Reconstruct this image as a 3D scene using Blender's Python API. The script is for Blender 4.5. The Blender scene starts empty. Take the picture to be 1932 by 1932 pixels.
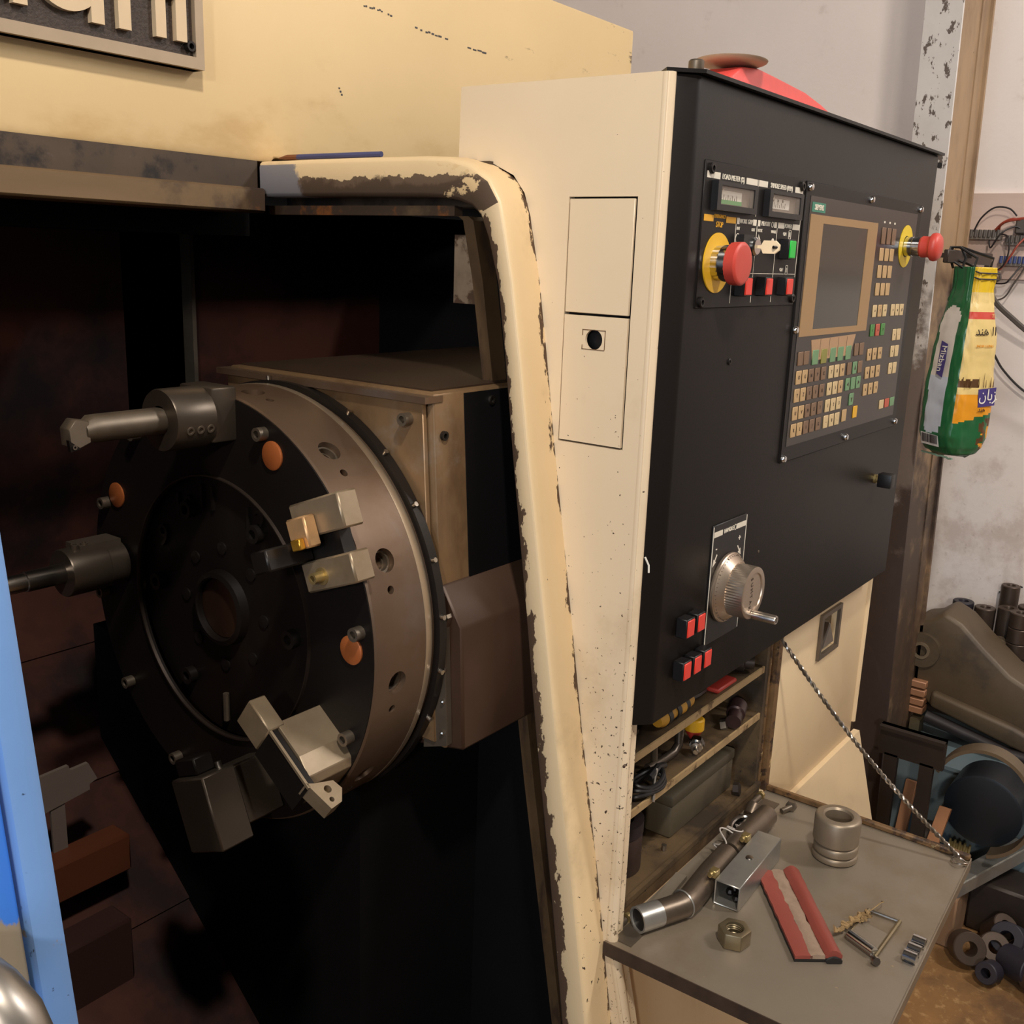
import bpy, bmesh, math, random
from math import sin, cos, pi, radians
from mathutils import Vector as V, Matrix, noise
random.seed(7)
sc = bpy.context.scene
col = sc.collection

# ------------------------------------------------------------------ camera, light, exposure
def cam_setup():
    yaw, pitch, roll = radians(53), radians(14), radians(-2.07)
    f = V((sin(yaw)*cos(pitch), cos(yaw)*cos(pitch), -sin(pitch)))
    r = V((cos(yaw), -sin(yaw), 0)); d = f.cross(r)
    r2 = cos(roll)*r + sin(roll)*d; d2 = -sin(roll)*r + cos(roll)*d
    m = Matrix((r2, -d2, -f)).transposed().to_4x4()
    m.translation = V((0, 0, 1.5))
    c = bpy.data.cameras.new('camera'); c.sensor_width = 36; c.lens = 36*1935/1932
    c.clip_start = .02; c.clip_end = 50
    o = bpy.data.objects.new('camera', c); col.objects.link(o); o.matrix_world = m
    sc.camera = o
cam_setup()
w = bpy.data.worlds.new('world'); sc.world = w; w.use_nodes = True
w.node_tree.nodes['Background'].inputs[0].default_value = (.9, .85, .8, 1)
w.node_tree.nodes['Background'].inputs[1].default_value = .02

def lamp(name, loc, aim, size, power, color, sy=None, spread=None):
    l = bpy.data.lights.new(name, 'AREA'); l.energy = power; l.color = color; l.size = size
    if sy: l.shape = 'RECTANGLE'; l.size_y = sy
    o = bpy.data.objects.new(name, l); col.objects.link(o); o.location = loc
    o.rotation_euler = (V(aim)-V(loc)).to_track_quat('-Z', 'Y').to_euler()
    if spread: l.spread = radians(spread)
    return o
lamp('bulb_lamp', (.0, -.35, 3.15), (.75, .7, 1.2), .14, 42, (1, .92, .82))
lamp('work_lamp', (-2.45, -1.15, 2.4), (.9, .8, 1.2), .22, 44, (1, .91, .81))
lamp('cool_left_light', (-3.4, -.4, 1.5), (1, .3, 1.3), 1.1, 58, (.66, .82, 1), sy=2.0)  # added cool area light on the left; the wall has no doorway
lamp('tube_lamp', (2.3, -1.0, 3.2), (2.75, .75, 1.0), .12, 62, (1, .96, .92), sy=1.2)
sc.view_settings.view_transform = 'Standard'
sc.view_settings.look = 'None'
sc.view_settings.exposure = 0.0
sc.view_settings.gamma = 1.0
sc.view_settings.use_curve_mapping = False

# ------------------------------------------------------------------ materials
def lin(c):
    return tuple(((x/255)/12.92 if x/255 <= .04045 else ((x/255+.055)/1.055)**2.4) for x in c)
MATS = {}
def mat(name, c, rough=.5, metal=0., var=.10, vs=7, layers=(), bump=0., bs=90, stretch=(1, 1, 1), emit=0, spec=None, trans=0, alpha=1):
    """base colour with noise mottling; each layer = dict(c, s, t, soft, st, g=(axis,v0,v1,amp), r, m): worn paint, rust, dirt"""
    if name in MATS: return MATS[name]
    m = bpy.data.materials.new(name); m.use_nodes = True; MATS[name] = m
    nt = m.node_tree; N = nt.nodes; L = nt.links; b = N['Principled BSDF']
    def n(t, **k):
        x = N.new(t)
        for a, v in k.items(): setattr(x, a, v)
        return x
    tc = n('ShaderNodeTexCoord'); geo = n('ShaderNodeNewGeometry')
    def noise_at(scale, st, det=5, rgh=.6):
        mp = n('ShaderNodeMapping'); mp.inputs['Scale'].default_value = st
        L.new(tc.outputs['Object'], mp.inputs['Vector'])
        t = n('ShaderNodeTexNoise'); t.inputs['Scale'].default_value = scale
        t.inputs['Detail'].default_value = det; t.inputs['Roughness'].default_value = rgh
        L.new(mp.outputs['Vector'], t.inputs['Vector'])
        return t.outputs['Fac']
    base = lin(c)
    mix = n('ShaderNodeMix', data_type='RGBA')
    mix.inputs['A'].default_value = (*[x*(1-var) for x in base], 1)
    mix.inputs['B'].default_value = (*[min(1, x*(1+var)) for x in base], 1)
    cr = n('ShaderNodeMapRange'); cr.inputs['From Min'].default_value = .3; cr.inputs['From Max'].default_value = .7
    L.new(noise_at(vs, stretch), cr.inputs['Value']); L.new(cr.outputs[0], mix.inputs['Factor'])
    out = mix.outputs['Result']; ro = None; mo = None; hmask = None
    rough_s, metal_s = rough, metal
    for ly in layers:
        f = noise_at(ly.get('s', 20), ly.get('st', (1, 1, 1)), ly.get('d', 6), ly.get('rg', .65))
        if 'g' in ly:
            ax, v0, v1, amp = ly['g']
            sp = n('ShaderNodeSeparateXYZ'); L.new(geo.outputs['Position'], sp.inputs[0])
            mr = n('ShaderNodeMapRange'); mr.inputs['From Min'].default_value = v0; mr.inputs['From Max'].default_value = v1
            mr.inputs['To Min'].default_value = -amp/2; mr.inputs['To Max'].default_value = amp/2
            L.new(sp.outputs[ax], mr.inputs['Value'])
            ad = n('ShaderNodeMath', operation='ADD'); L.new(f, ad.inputs[0]); L.new(mr.outputs[0], ad.inputs[1]); f = ad.outputs[0]
        if 'ga' in ly:
            an, v0, v1, amp = ly['ga']
            at_ = n('ShaderNodeAttribute', attribute_name=an)
            mr = n('ShaderNodeMapRange'); mr.inputs['From Min'].default_value = v0; mr.inputs['From Max'].default_value = v1
            mr.inputs['To Min'].default_value = -amp/2; mr.inputs['To Max'].default_value = amp/2
            L.new(at_.outputs['Fac'], mr.inputs['Value'])
            ad = n('ShaderNodeMath', operation='ADD'); L.new(f, ad.inputs[0]); L.new(mr.outputs[0], ad.inputs[1]); f = ad.outputs[0]
        t, so = ly.get('t', .6), ly.get('soft', .02)
        mk = n('ShaderNodeMapRange', interpolation_type='SMOOTHSTEP')
        mk.inputs['From Min'].default_value = t-so; mk.inputs['From Max'].default_value = t+so
        mk.inputs['To Max'].default_value = ly.get('o', 1)
        L.new(f, mk.inputs['Value']); k = mk.outputs[0]
        mx = n('ShaderNodeMix', data_type='RGBA'); L.new(k, mx.inputs['Factor']); L.new(out, mx.inputs['A'])
        mx.inputs['B'].default_value = (*lin(ly['c']), 1); out = mx.outputs['Result']
        for key in ('r', 'm'):
            if key in ly:
                fm = n('ShaderNodeMix', data_type='FLOAT'); L.new(k, fm.inputs['Factor'])
                prev = ro if key == 'r' else mo
                if prev is None: fm.inputs['A'].default_value = rough if key == 'r' else metal
                else: L.new(prev, fm.inputs['A'])
                fm.inputs['B'].default_value = ly[key]
                if key == 'r': ro = fm.outputs['Result']
                else: mo = fm.outputs['Result']
    L.new(out, b.inputs['Base Color'])
    b.inputs['Roughness'].default_value = rough; b.inputs['Metallic'].default_value = metal
    if ro is not None: L.new(ro, b.inputs['Roughness'])
    if mo is not None: L.new(mo, b.inputs['Metallic'])
    if spec is not None: b.inputs['Specular IOR Level'].default_value = spec
    if trans: b.inputs['Transmission Weight'].default_value = trans
    if alpha < 1: b.inputs['Alpha'].default_value = alpha
    if bump:
        bp = n('ShaderNodeBump'); bp.inputs['Strength'].default_value = bump; bp.inputs['Distance'].default_value = .002
        L.new(noise_at(bs, stretch), bp.inputs['Height']); L.new(bp.outputs[0], b.inputs['Normal'])
    return m

CHIP = (70, 52, 40); BARE = (104, 84, 66)
paint = mat('cream_paint', (226, 200, 160), .42, var=.05, vs=3, bump=.05, bs=160, layers=[
    dict(c=CHIP, s=95, t=.735, soft=.012, r=.7), dict(c=(176, 146, 104), s=4, t=.62, soft=.12, o=.35)])
cover_paint = mat('cover_cream_paint', (226, 197, 147), .46, var=.04, vs=2.5, bump=.05, bs=160, layers=[
    dict(c=(196, 158, 104), s=7, t=.60, soft=.16, o=.55, g=(2, 1.72, 1.60, .30), st=(1, 1, 2)),
    dict(c=(84, 64, 50), s=11, t=.73, soft=.05, r=.7, g=(0, 1.2, 1.93, .22), st=(1.0, 1, 3))])
side_paint = mat('side_cream_paint', (226, 204, 172), .34, var=.04, vs=3, bump=.04, bs=160, layers=[
    dict(c=CHIP, s=150, t=.72, soft=.01, r=.7, g=(2, 1.6, .9, .13), d=2),
    dict(c=(110, 90, 70), s=38, t=.70, soft=.015, r=.7, g=(1, .615, .568, .10), st=(1, 1, .5)),
    dict(c=CHIP, s=60, t=.755, soft=.012, r=.7, g=(2, 1.1, .6, .2), d=4),
    dict(c=(172, 144, 104), s=5, t=.62, soft=.1, o=.35, g=(2, 1.4, .6, .15))])
frame_paint = mat('worn_frame_paint', (228, 200, 156), .42, var=.05, vs=4, bump=.1, bs=120, layers=[
    dict(c=CHIP, s=130, t=.735, soft=.01, r=.7, g=(2, 1.6, .5, .14), d=3),
    dict(c=(84, 62, 44), s=60, t=.60, soft=.02, r=.7, ga=('across', .18, .0, .42), st=(1, 1, .4)),
    dict(c=(84, 62, 44), s=45, t=.66, soft=.02, r=.7, ga=('across', .8, 1.0, .25), g=(2, 1.3, .5, .2), st=(1, 1, .5)),
    dict(c=(120, 96, 70), s=5, t=.64, soft=.1, o=.4)])
band_paint = mat('chipped_band_paint', (222, 194, 150), .45, var=.05, vs=4, bump=.12, bs=120, layers=[
    dict(c=BARE, s=26, t=.50, soft=.012, r=.6, g=(2, 1.604, 1.572, .9), d=4), dict(c=(70, 54, 42), s=20, t=.56, soft=.06, g=(2, 1.604, 1.572, .5), o=.7), dict(c=(214, 184, 138), s=24, t=.66, soft=.012, g=(1, .98, .82, .22), st=(1, .6, 1)),
    dict(c=(126, 122, 124), s=14, t=.55, soft=.05, r=.5, g=(1, 1.04, 1.13, .9))])
post_band = mat('chipped_post_band', (214, 190, 152), .45, var=.05, vs=4, bump=.12, bs=120, layers=[
    dict(c=(86, 66, 50), s=42, t=.60, soft=.015, r=.65, g=(2, 1.5, .5, .16), ga=('across', .2, 1.0, .62), st=(1, 1, .5), d=5)])
lip_mat = mat('brown_greasy_lip', (82, 62, 40), .5, var=.25, vs=12, layers=[dict(c=(58, 42, 30), s=22, t=.55, soft=.06, st=(1, 1, .3))])
rail_dark = mat('greasy_dark_rail', (70, 56, 44), .45, var=.3, vs=9, layers=[dict(c=(24, 20, 20), s=14, t=.52, soft=.08), dict(c=(120, 128, 140), s=9, t=.70, soft=.04, o=.5)])
rail_tan = mat('tan_rail', (112, 90, 64), .45, var=.15, vs=5, stretch=(.4, 1, 3), layers=[dict(c=(74, 58, 46), s=9, t=.52, soft=.1, g=(0, .7, .94, .35)), dict(c=(150, 90, 44), s=18, t=.68, soft=.06, g=(0, .8, .95, .2))])
black_paint = mat('black_console_paint', (28, 24, 22), .45, var=.14, vs=3, bump=.05, bs=220, spec=.16, layers=[dict(c=(33, 28, 25), s=2.2, t=.56, soft=.14, o=.5), dict(c=(92, 82, 74), s=120, t=.80, soft=.01)])
black_plate = mat('black_plate', (24, 21, 20), .42, var=.1, vs=6, spec=.2)
black_plastic = mat('black_plastic', (16, 14, 15), .45, var=.1)
steel = mat('bright_steel', (186, 178, 168), .28, 1, var=.12, vs=20, bump=.03)
chrome = mat('chrome', (205, 205, 205), .14, 1, var=.05)
dull_steel = mat('dull_steel', (120, 108, 94), .45, .75, var=.2, vs=14, bump=.06)
rim_steel = mat('oily_brown_steel', (108, 87, 70), .38, .55, var=.14, vs=6, bump=.04, layers=[dict(c=(92, 68, 48), s=4, t=.56, soft=.12, o=.7), dict(c=(120, 116, 116), s=3, t=.62, soft=.1, o=.5)])
housing_steel = mat('stained_housing_steel', (136, 108, 78), .42, .45, var=.2, vs=4, bump=.05, stretch=(1, 1, .4), layers=[dict(c=(78, 56, 38), s=5, t=.55, soft=.12, o=.8, st=(1, 1, .5)), dict(c=(150, 144, 136), s=7, t=.66, soft=.08, o=.5)])
disc_black = mat('oily_black_disc', (19, 14, 12), .5, .1, var=.25, vs=9, bump=.06, layers=[dict(c=(34, 22, 15), s=6, t=.60, soft=.1, o=.5)], spec=.3)
tool_black = mat('black_oxide_tool', (38, 34, 32), .38, .55, var=.15, vs=20)
holder_steel = mat('holder_steel', (88, 78, 68), .36, .7, var=.15, vs=12, bump=.03)
block_steel = mat('ground_block_steel', (148, 130, 106), .38, .5, var=.14, vs=22, bump=.04, layers=[dict(c=(116, 96, 70), s=9, t=.58, soft=.1, o=.5)])
copper = mat('copper_plug', (176, 98, 50), .45, .35, var=.12, vs=30)
gold = mat('gold_insert', (214, 160, 60), .3, .8, var=.1)
rust_brown = mat('rusty_brown_sheet', (68, 36, 27), .6, .1, var=.2, vs=5, bump=.08, layers=[dict(c=(28, 18, 18), s=4, t=.55, soft=.14)], spec=.2)
rust_red = mat('brown_red_block', (92, 50, 32), .45, .2, var=.15, vs=8)
dark_inside = mat('black_inside', (8, 7, 8), .7, var=.3, vs=5, spec=.15)  # oily inside surfaces, colour darkened further for the deep shade
blue_paint = mat('blue_door_paint', (62, 128, 226), .4, var=.06, vs=5, bump=.05, layers=[
    dict(c=(150, 138, 118), s=4.5, t=.62, soft=.012, r=.55, g=(2, 1.25, .9, .20), st=(1, 1, .7), d=8),
    dict(c=(48, 62, 92), s=60, t=.70, soft=.02)])
blue_strip = mat('blue_door_edge_paint', (112, 152, 208), .38, var=.06, vs=6, layers=[
    dict(c=(150, 132, 106), s=16, t=.68, soft=.015, r=.5, g=(2, 1.2, .85, .16)), dict(c=(44, 56, 84), s=52, t=.68, soft=.02)])
red_plastic = mat('red_button_plastic', (198, 70, 58), .45, var=.05)
red_lens = mat('red_lens', (226, 58, 44), .35, var=.05)
green_lens = mat('green_lens', (24, 190, 66), .35, var=.05)
yellow_plate = mat('yellow_plate', (228, 176, 34), .45, var=.06)
yellow_plate2 = mat('lemon_plate', (222, 190, 30), .45, var=.06)
white_print = mat('white_print', (226, 216, 198), .6, var=.04)
yellow_print = mat('amber_print', (226, 166, 40), .6, var=.04)
panel_film = mat('grey_brown_film', (44, 38, 34), .34, var=.08, vs=5, layers=[dict(c=(66, 54, 40), s=3, t=.60, soft=.12, o=.5)])
screen_glass = mat('dead_screen_glass', (50, 47, 39), .16, var=.08, vs=3)
screen_tan = mat('tan_screen_surround', (160, 126, 86), .5, var=.04)
key_tan = mat('tan_key', (190, 156, 110), .5, var=.05); key_brown = mat('worn_brown_key', (122, 94, 70), .5, var=.08)
key_green = mat('green_key', (108, 146, 104), .5, var=.06); key_yel = mat('yellow_key', (226, 170, 40), .5, var=.06)
key_red = mat('red_key', (186, 84, 62), .5, var=.06); key_gr2 = mat('deep_green_key', (70, 130, 62), .5, var=.06); key_olive = mat('olive_key', (136, 132, 60), .5)
key_cream = mat('cream_key', (206, 180, 134), .5, var=.05); key_print = mat('key_print', (64, 50, 40), .6)
teal = mat('teal_badge', (58, 128, 104), .5, var=.05)
glass = mat('meter_glass', (205, 190, 175), .08, var=.02, alpha=.16)
scale_white = mat('white_scale', (232, 226, 214), .6, var=.03); meter_grey = mat('meter_inner_grey', (120, 104, 90), .6)
dial_alu = mat('anodised_dial', (178, 160, 142), .34, .8, var=.06, vs=25)
key_bow = mat('cream_key_bow', (232, 208, 170), .4)
tray_steel = mat('scuffed_tray_steel', (138, 126, 110), .40, .35, var=.08, vs=5, bump=.06, bs=200, layers=[
    dict(c=(116, 96, 70), s=4, t=.60, soft=.12, o=.6), dict(c=(176, 154, 116), s=60, t=.71, soft=.02, o=.6)])
edge_rust = mat('rusty_sheet_edge', (118, 88, 56), .6, .2, var=.25, vs=30, layers=[dict(c=(60, 42, 30), s=40, t=.55, soft=.06), dict(c=(206, 180, 132), s=30, t=.64, soft=.03)])
shelf_paint = mat('grimy_shaded_shelf_paint', (88, 69, 45), .6, var=.2, vs=10, bump=.08, layers=[dict(c=(50, 38, 25), s=14, t=.52, soft=.12), dict(c=(44, 34, 26), s=90, t=.66, soft=.04)])  # grimy inner paint, base also darkened for the shade in the compartment
shelf_edge = mat('worn_tan_shelf_edge', (164, 136, 96), .6, var=.12, vs=14, layers=[dict(c=(96, 74, 48), s=40, t=.60, soft=.05)])
pipe_steel = mat('dark_pipe_steel', (112, 98, 84), .36, .7, var=.2, vs=25, bump=.1, bs=70)
galv = mat('galvanised_tube', (168, 164, 156), .32, .7, var=.12, vs=22, bump=.1, bs=60)
nut_steel = mat('olive_zinc_nut', (132, 118, 92), .34, .7, var=.1, vs=30)
brass = mat('brass', (186, 164, 112), .32, .8, var=.12, vs=20)
ring_steel = mat('grey_ring_steel', (148, 132, 112), .42, .55, var=.08, vs=18)
gasket_red = mat('red_rubber', (140, 66, 54), .6, var=.08, vs=20); gasket_white = mat('torn_fibre', (150, 126, 106), .85, var=.18, vs=40, bump=.4, bs=120)
gasket_black = mat('black_rubber', (26, 22, 20), .6)
string_mat = mat('dirty_string', (150, 122, 82), .9, var=.2, vs=60)
wood = mat('wood_strip', (150, 102, 66), .7, var=.2, vs=8, stretch=(1, 1, .2))
cast = mat('grey_brown_casting', (96, 80, 60), .5, .2, var=.16, vs=5, bump=.08, layers=[dict(c=(66, 54, 44), s=4, t=.56, soft=.12)])
sleeve_mat = mat('dark_sleeve_steel', (86, 72, 62), .42, .6, var=.15, vs=12)
sleeve_black = mat('black_sleeve', (44, 40, 48), .5, .2, var=.1)
blue_grey = mat('blue_grey_base', (98, 112, 116), .55, var=.1, vs=5)
dark_blue = mat('dark_blue_drum', (13, 22, 30), .4, var=.2, vs=5)
wall_mat = mat('plaster_wall', (234, 222, 214), .8, var=.035, vs=3, bump=.25, bs=60, layers=[dict(c=(176, 152, 138), s=7, t=.62, soft=.1, o=.5, g=(2, 1.5, .8, .14)), dict(c=(150, 130, 120), s=60, t=.70, soft=.05, o=.35, g=(2, 1.5, .8, .1))])
plank_mat = mat('pale_wood_grain_panel', (206, 180, 166), .6, var=.09, vs=26, stretch=(1, .06, 1))
floor_mat = mat('dirty_earth_floor', (128, 92, 52), .85, var=.2, vs=9, bump=.5, bs=60, layers=[dict(c=(176, 140, 92), s=40, t=.60, soft=.08, o=.6), dict(c=(74, 52, 34), s=6, t=.58, soft=.1, o=.7)])
ceil_mat = mat('grey_ceiling', (92, 86, 80), .9)
col_white = mat('chipped_white_column', (206, 200, 196), .55, var=.06, vs=10, bump=.2, bs=60, layers=[
    dict(c=(96, 84, 76), s=40, t=.575, soft=.015, r=.7, st=(1, 1, .6)), dict(c=(116, 102, 94), s=9, t=.64, soft=.08, g=(2, 1.95, 1.2, .5)),
    dict(c=(64, 50, 44), s=8, t=.60, soft=.1, g=(2, 1.45, .8, .7))])
col_tan = mat('tan_column', (152, 124, 92), .55, var=.14, vs=7, stretch=(1, 1, .3), layers=[dict(c=(70, 54, 42), s=6, t=.56, soft=.12, g=(2, 1.75, .9, .35)), dict(c=(86, 60, 42), s=46, t=.70, soft=.02), dict(c=(104, 78, 56), s=4, t=.58, soft=.12, st=(1, 1, .4))])
dark_iron = mat('dark_iron', (56, 46, 40), .5, .4, var=.2, vs=12)
bag_green = mat('green_bag_film', (38, 98, 58), .28, var=.12, vs=14); bag_yellow = mat('pale_yellow_bag_film', (222, 194, 126), .4, var=.1, vs=12)
bag_lemon = mat('lemon_bag_film', (222, 184, 40), .4, var=.08); bag_orange = mat('orange_bag_film', (226, 150, 34), .4, var=.06)
bag_clear = mat('clear_window_film', (218, 208, 196), .3, var=.1, vs=20); bag_clear2 = mat('grey_window_film', (196, 202, 212), .3, var=.1, vs=20)
bag_brown = mat('brown_print', (92, 62, 34), .45, var=.3, vs=30); bag_purple = mat('purple_print', (70, 58, 120), .45); bag_red = mat('red_print', (196, 66, 50), .45)
bag_ink = mat('ink_print', (50, 36, 30), .5); bag_grey = mat('barcode_grey', (226, 224, 220), .5)
wire_black = mat('black_wire', (38, 32, 32), .5); wire_red = mat('red_wire', (150, 60, 40), .5); wire_grey = mat('grey_cable', (84, 76, 70), .55); wire_white = mat('white_wire', (190, 180, 170), .55)
term_mat = mat('clear_terminal_plastic', (150, 140, 130), .4, var=.1)
relay_blue = mat('blue_terminal', (60, 72, 120), .5)
toolbox_grey = mat('grey_green_box', (86, 76, 58), .55, var=.12, vs=9, layers=[dict(c=(70, 60, 46), s=8, t=.58, soft=.1)])
tape_brown = mat('dark_brown_can', (58, 42, 36), .5, var=.1); red_box = mat('red_box', (176, 54, 44), .5, var=.08)
yellow_grip = mat('yellow_grip', (190, 140, 44), .5, var=.15, vs=30)
red_cloth = mat('red_plastic_sheet', (216, 76, 70), .5, var=.12, vs=14); saucer_mat = mat('tan_disc', (186, 164, 140), .5, var=.08)

# ------------------------------------------------------------------ mesh helpers
def basis(d):
    d = V(d).normalized(); a = V((0, 0, 1)) if abs(d.z) < .9 else V((1, 0, 0))
    x = d.cross(a).normalized(); return x, d.cross(x).normalized(), d
class G:
    def __init__(s): s.bm = bmesh.new()
    def face(s, pts):
        return s.bm.faces.new([s.bm.verts.new(V(p)) for p in pts])
    def box(s, a, b):
        x0, y0, z0 = a; x1, y1, z1 = b
        return s.prism([(x0, y0, z0), (x1, y0, z0), (x1, y1, z0), (x0, y1, z0)], (0, 0, z1-z0))
    def obox(s, c, ex, ey, ez):
        c, ex, ey, ez = V(c), V(ex), V(ey), V(ez)
        return s.prism([c-ex-ey-ez, c+ex-ey-ez, c+ex+ey-ez, c-ex+ey-ez], 2*ez)
    def prism(s, pts, vec):
        vec = V(vec); a = [s.bm.verts.new(V(p)) for p in pts]; b = [s.bm.verts.new(V(p)+vec) for p in pts]
        k = len(a); s.bm.faces.new(a[::-1]); s.bm.faces.new(b)
        for i in range(k): s.bm.faces.new((a[i], a[(i+1) % k], b[(i+1) % k], b[i]))
        return s
    def ring_loft(s, rings, closed=True, caps=True, loop=False):
        R = [[s.bm.verts.new(V(p)) for p in r] for r in rings]; k = len(R[0])
        m = len(R)
        for i in range(m if loop else m-1):
            A, B = R[i], R[(i+1) % m]
            for j in range(k if closed else k-1):
                s.bm.faces.new((A[j], A[(j+1) % k], B[(j+1) % k], B[j]))
        if caps and not loop and closed: s.bm.faces.new(R[0][::-1]); s.bm.faces.new(R[-1])
        return s
    def lathe(s, prof, o, d, n=32, caps=True):
        x, y, d = basis(d); o = V(o)
        rings = []
        for r, h in prof:
            rings.append([o+d*h+(x*cos(2*pi*i/n)+y*sin(2*pi*i/n))*max(r, 1e-5) for i in range(n)])
        return s.ring_loft(rings, caps=caps)
    def tubering(s, prof, o, d, n=32):
        """closed profile revolved: a real ring with a bore"""
        x, y, d = basis(d); o = V(o)
        rings = [[o+d*h+(x*cos(2*pi*i/n)+y*sin(2*pi*i/n))*r for i in range(n)] for r, h in prof]
        return s.ring_loft(rings, caps=False, loop=True)
    def cyl(s, a, b, r, r2=None, n=20):
        a, b = V(a), V(b); L_ = (b-a).length
        return s.lathe([(r, 0), (r if r2 is None else r2, L_)], a, b-a, n)
    def tube(s, pts, r, n=8, loop=False, caps=True):
        pts = [V(p) for p in pts]; rings = []; up = None; m = len(pts)
        for i, p in enumerate(pts):
            if loop: t = pts[(i+1) % m]-pts[i-1]
            else: t = pts[min(i+1, m-1)]-pts[max(i-1, 0)]
            t.normalize()
            if up is None: up = basis(t)[0]
            x = (up-t*up.dot(t)).normalized(); y = t.cross(x); up = x
            rr = r[i] if isinstance(r, (list, tuple)) else r
            rings.append([p+(x*cos(2*pi*j/n)+y*sin(2*pi*j/n))*rr for j in range(n)])
        return s.ring_loft(rings, caps=caps, loop=loop)
    def sphere(s, c, r, n=12, sz=1):
        c = V(c); rings = []
        for i in range(n//2+1):
            a = -pi/2+pi*i/(n//2); rings.append([c+V((cos(a)*cos(2*pi*j/n)*r+1e-6*cos(2*pi*j/n), cos(a)*sin(2*pi*j/n)*r+1e-6*sin(2*pi*j/n), sin(a)*r*sz)) for j in range(n)])
        return s.ring_loft(rings)
    def hexprism(s, c, d, r, h, rot=0):
        x, y, d = basis(d); c = V(c)
        return s.prism([c+(x*cos(rot+i*pi/3)+y*sin(rot+i*pi/3))*r for i in range(6)], d*h)
    def bevel(s, wd, seg=2, ang=30):
        bm = s.bm; bmesh.ops.recalc_face_normals(bm, faces=bm.faces)
        es = [e for e in bm.edges if len(e.link_faces) == 2 and e.calc_face_angle(0) > radians(ang)]
        bmesh.ops.bevel(bm, geom=es, offset=wd, segments=seg, profile=.5, affect='EDGES', clamp_overlap=True); return s
    def mesh(s, name, smooth=38, M=None):
        bm = s.bm; bmesh.ops.recalc_face_normals(bm, faces=bm.faces)
        if M is not None: bm.transform(M)
        for f in bm.faces: f.smooth = True
        for e in bm.edges: e.smooth = len(e.link_faces) == 2 and e.calc_face_angle(9) < radians(smooth)
        me = bpy.data.meshes.new(name); bm.to_mesh(me); bm.free(); return me
    def put(s, name, m, par=None, label=None, cat=None, group=None, kind=None, smooth=38):
        M = None
        if par is not None: M = WORLD[par.name].inverted()
        me = s.mesh(name, smooth, M)
        for x in (m if isinstance(m, (list, tuple)) else [m]): me.materials.append(x)
        o = bpy.data.objects.new(name, me); col.objects.link(o)
        if par is not None: o.parent = par; WORLD[o.name] = WORLD[par.name].copy()
        else: WORLD[o.name] = Matrix()
        tag(o, label, cat, group, kind); return o
WORLD = {}
def tag(o, label=None, cat=None, group=None, kind=None):
    if label: o['label'] = label
    if cat: o['category'] = cat
    if group: o['group'] = group
    if kind: o['kind'] = kind
def thing(name, label, cat, loc, group=None, rz=0, kind=None):
    o = bpy.data.objects.new(name, None); col.objects.link(o); o.empty_display_size = .05
    o.location = loc; o.rotation_euler = (0, 0, rz)
    WORLD[o.name] = Matrix.Translation(V(loc)) @ Matrix.Rotation(rz, 4, 'Z')
    tag(o, label, cat, group, kind); return o
def rebase(o, loc):
    """give a single-mesh thing an origin at its base"""
    loc = V(loc); o.data.transform(Matrix.Translation(-loc)); o.location = loc; WORLD[o.name] = Matrix.Translation(loc)
    return o
def copy_tree(src, loc, rz=0, label=None):
    r = src.copy(); col.objects.link(r); r.location = loc; r.rotation_euler = (0, 0, rz)
    if label: r['label'] = label
    WORLD[r.name] = Matrix.Translation(V(loc)) @ Matrix.Rotation(rz, 4, 'Z')
    for ch in [c for c in src.children]:
        c = ch.copy(); col.objects.link(c); c.parent = r
        for g in [x for x in ch.children]:
            d = g.copy(); col.objects.link(d); d.parent = c
    return r
def dup_part(o, off):
    """another piece that shares the mesh, moved within its thing"""
    c = o.copy(); col.objects.link(c); c.location = o.location+V(off); WORLD[c.name] = WORLD[o.parent.name] if o.parent else Matrix()
    return c
def cut(o, g):
    bmesh.ops.recalc_face_normals(g.bm, faces=g.bm.faces)
    me = bpy.data.meshes.new('cutter'); 
    if o.name in WORLD: g.bm.transform(WORLD[o.name].inverted())
    g.bm.to_mesh(me); g.bm.free()
    c = bpy.data.objects.new('cutter', me); col.objects.link(c)
    if o.parent: c.matrix_world = WORLD[o.parent.name]
    else: c.matrix_world = WORLD[o.name]
    m = o.modifiers.new('cut', 'BOOLEAN'); m.operation = 'DIFFERENCE'; m.object = c; m.solver = 'EXACT'
    bpy.context.view_layer.update()
    dg = bpy.context.evaluated_depsgraph_get()
    nm = bpy.data.meshes.new_from_object(o.evaluated_get(dg)); o.modifiers.clear()
    old = o.data; o.data = nm; nm.name = old.name
    bpy.data.objects.remove(c); bpy.data.meshes.remove(old)
    bm = bmesh.new(); bm.from_mesh(nm)
    for f in bm.faces: f.smooth = True
    for e in bm.edges: e.smooth = len(e.link_faces) == 2 and e.calc_face_angle(9) < radians(35)
    bm.to_mesh(nm); bm.free(); return o
def text_geo(body, size, o, ex, ey, depth=.0004, align='CENTER', sx=1.0, bold=0):
    """printed lettering as thin geometry: ex = reading direction, ey = up"""
    cu = bpy.data.curves.new('t', 'FONT'); cu.body = body; cu.size = size; cu.align_x = align; cu.align_y = 'CENTER'
    cu.resolution_u = 3; cu.extrude = depth; cu.offset = bold
    ob = bpy.data.objects.new('t', cu); col.objects.link(ob); bpy.context.view_layer.update()
    me = ob.to_mesh(); g = G(); g.bm.from_mesh(me); ob.to_mesh_clear()
    bpy.data.objects.remove(ob); bpy.data.curves.remove(cu)
    ex, ey = V(ex).normalized(), V(ey).normalized(); ez = ex.cross(ey)
    M = Matrix((ex*sx, ey, ez)).transposed().to_4x4(); M.translation = V(o)
    g.bm.transform(M); return g
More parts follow.
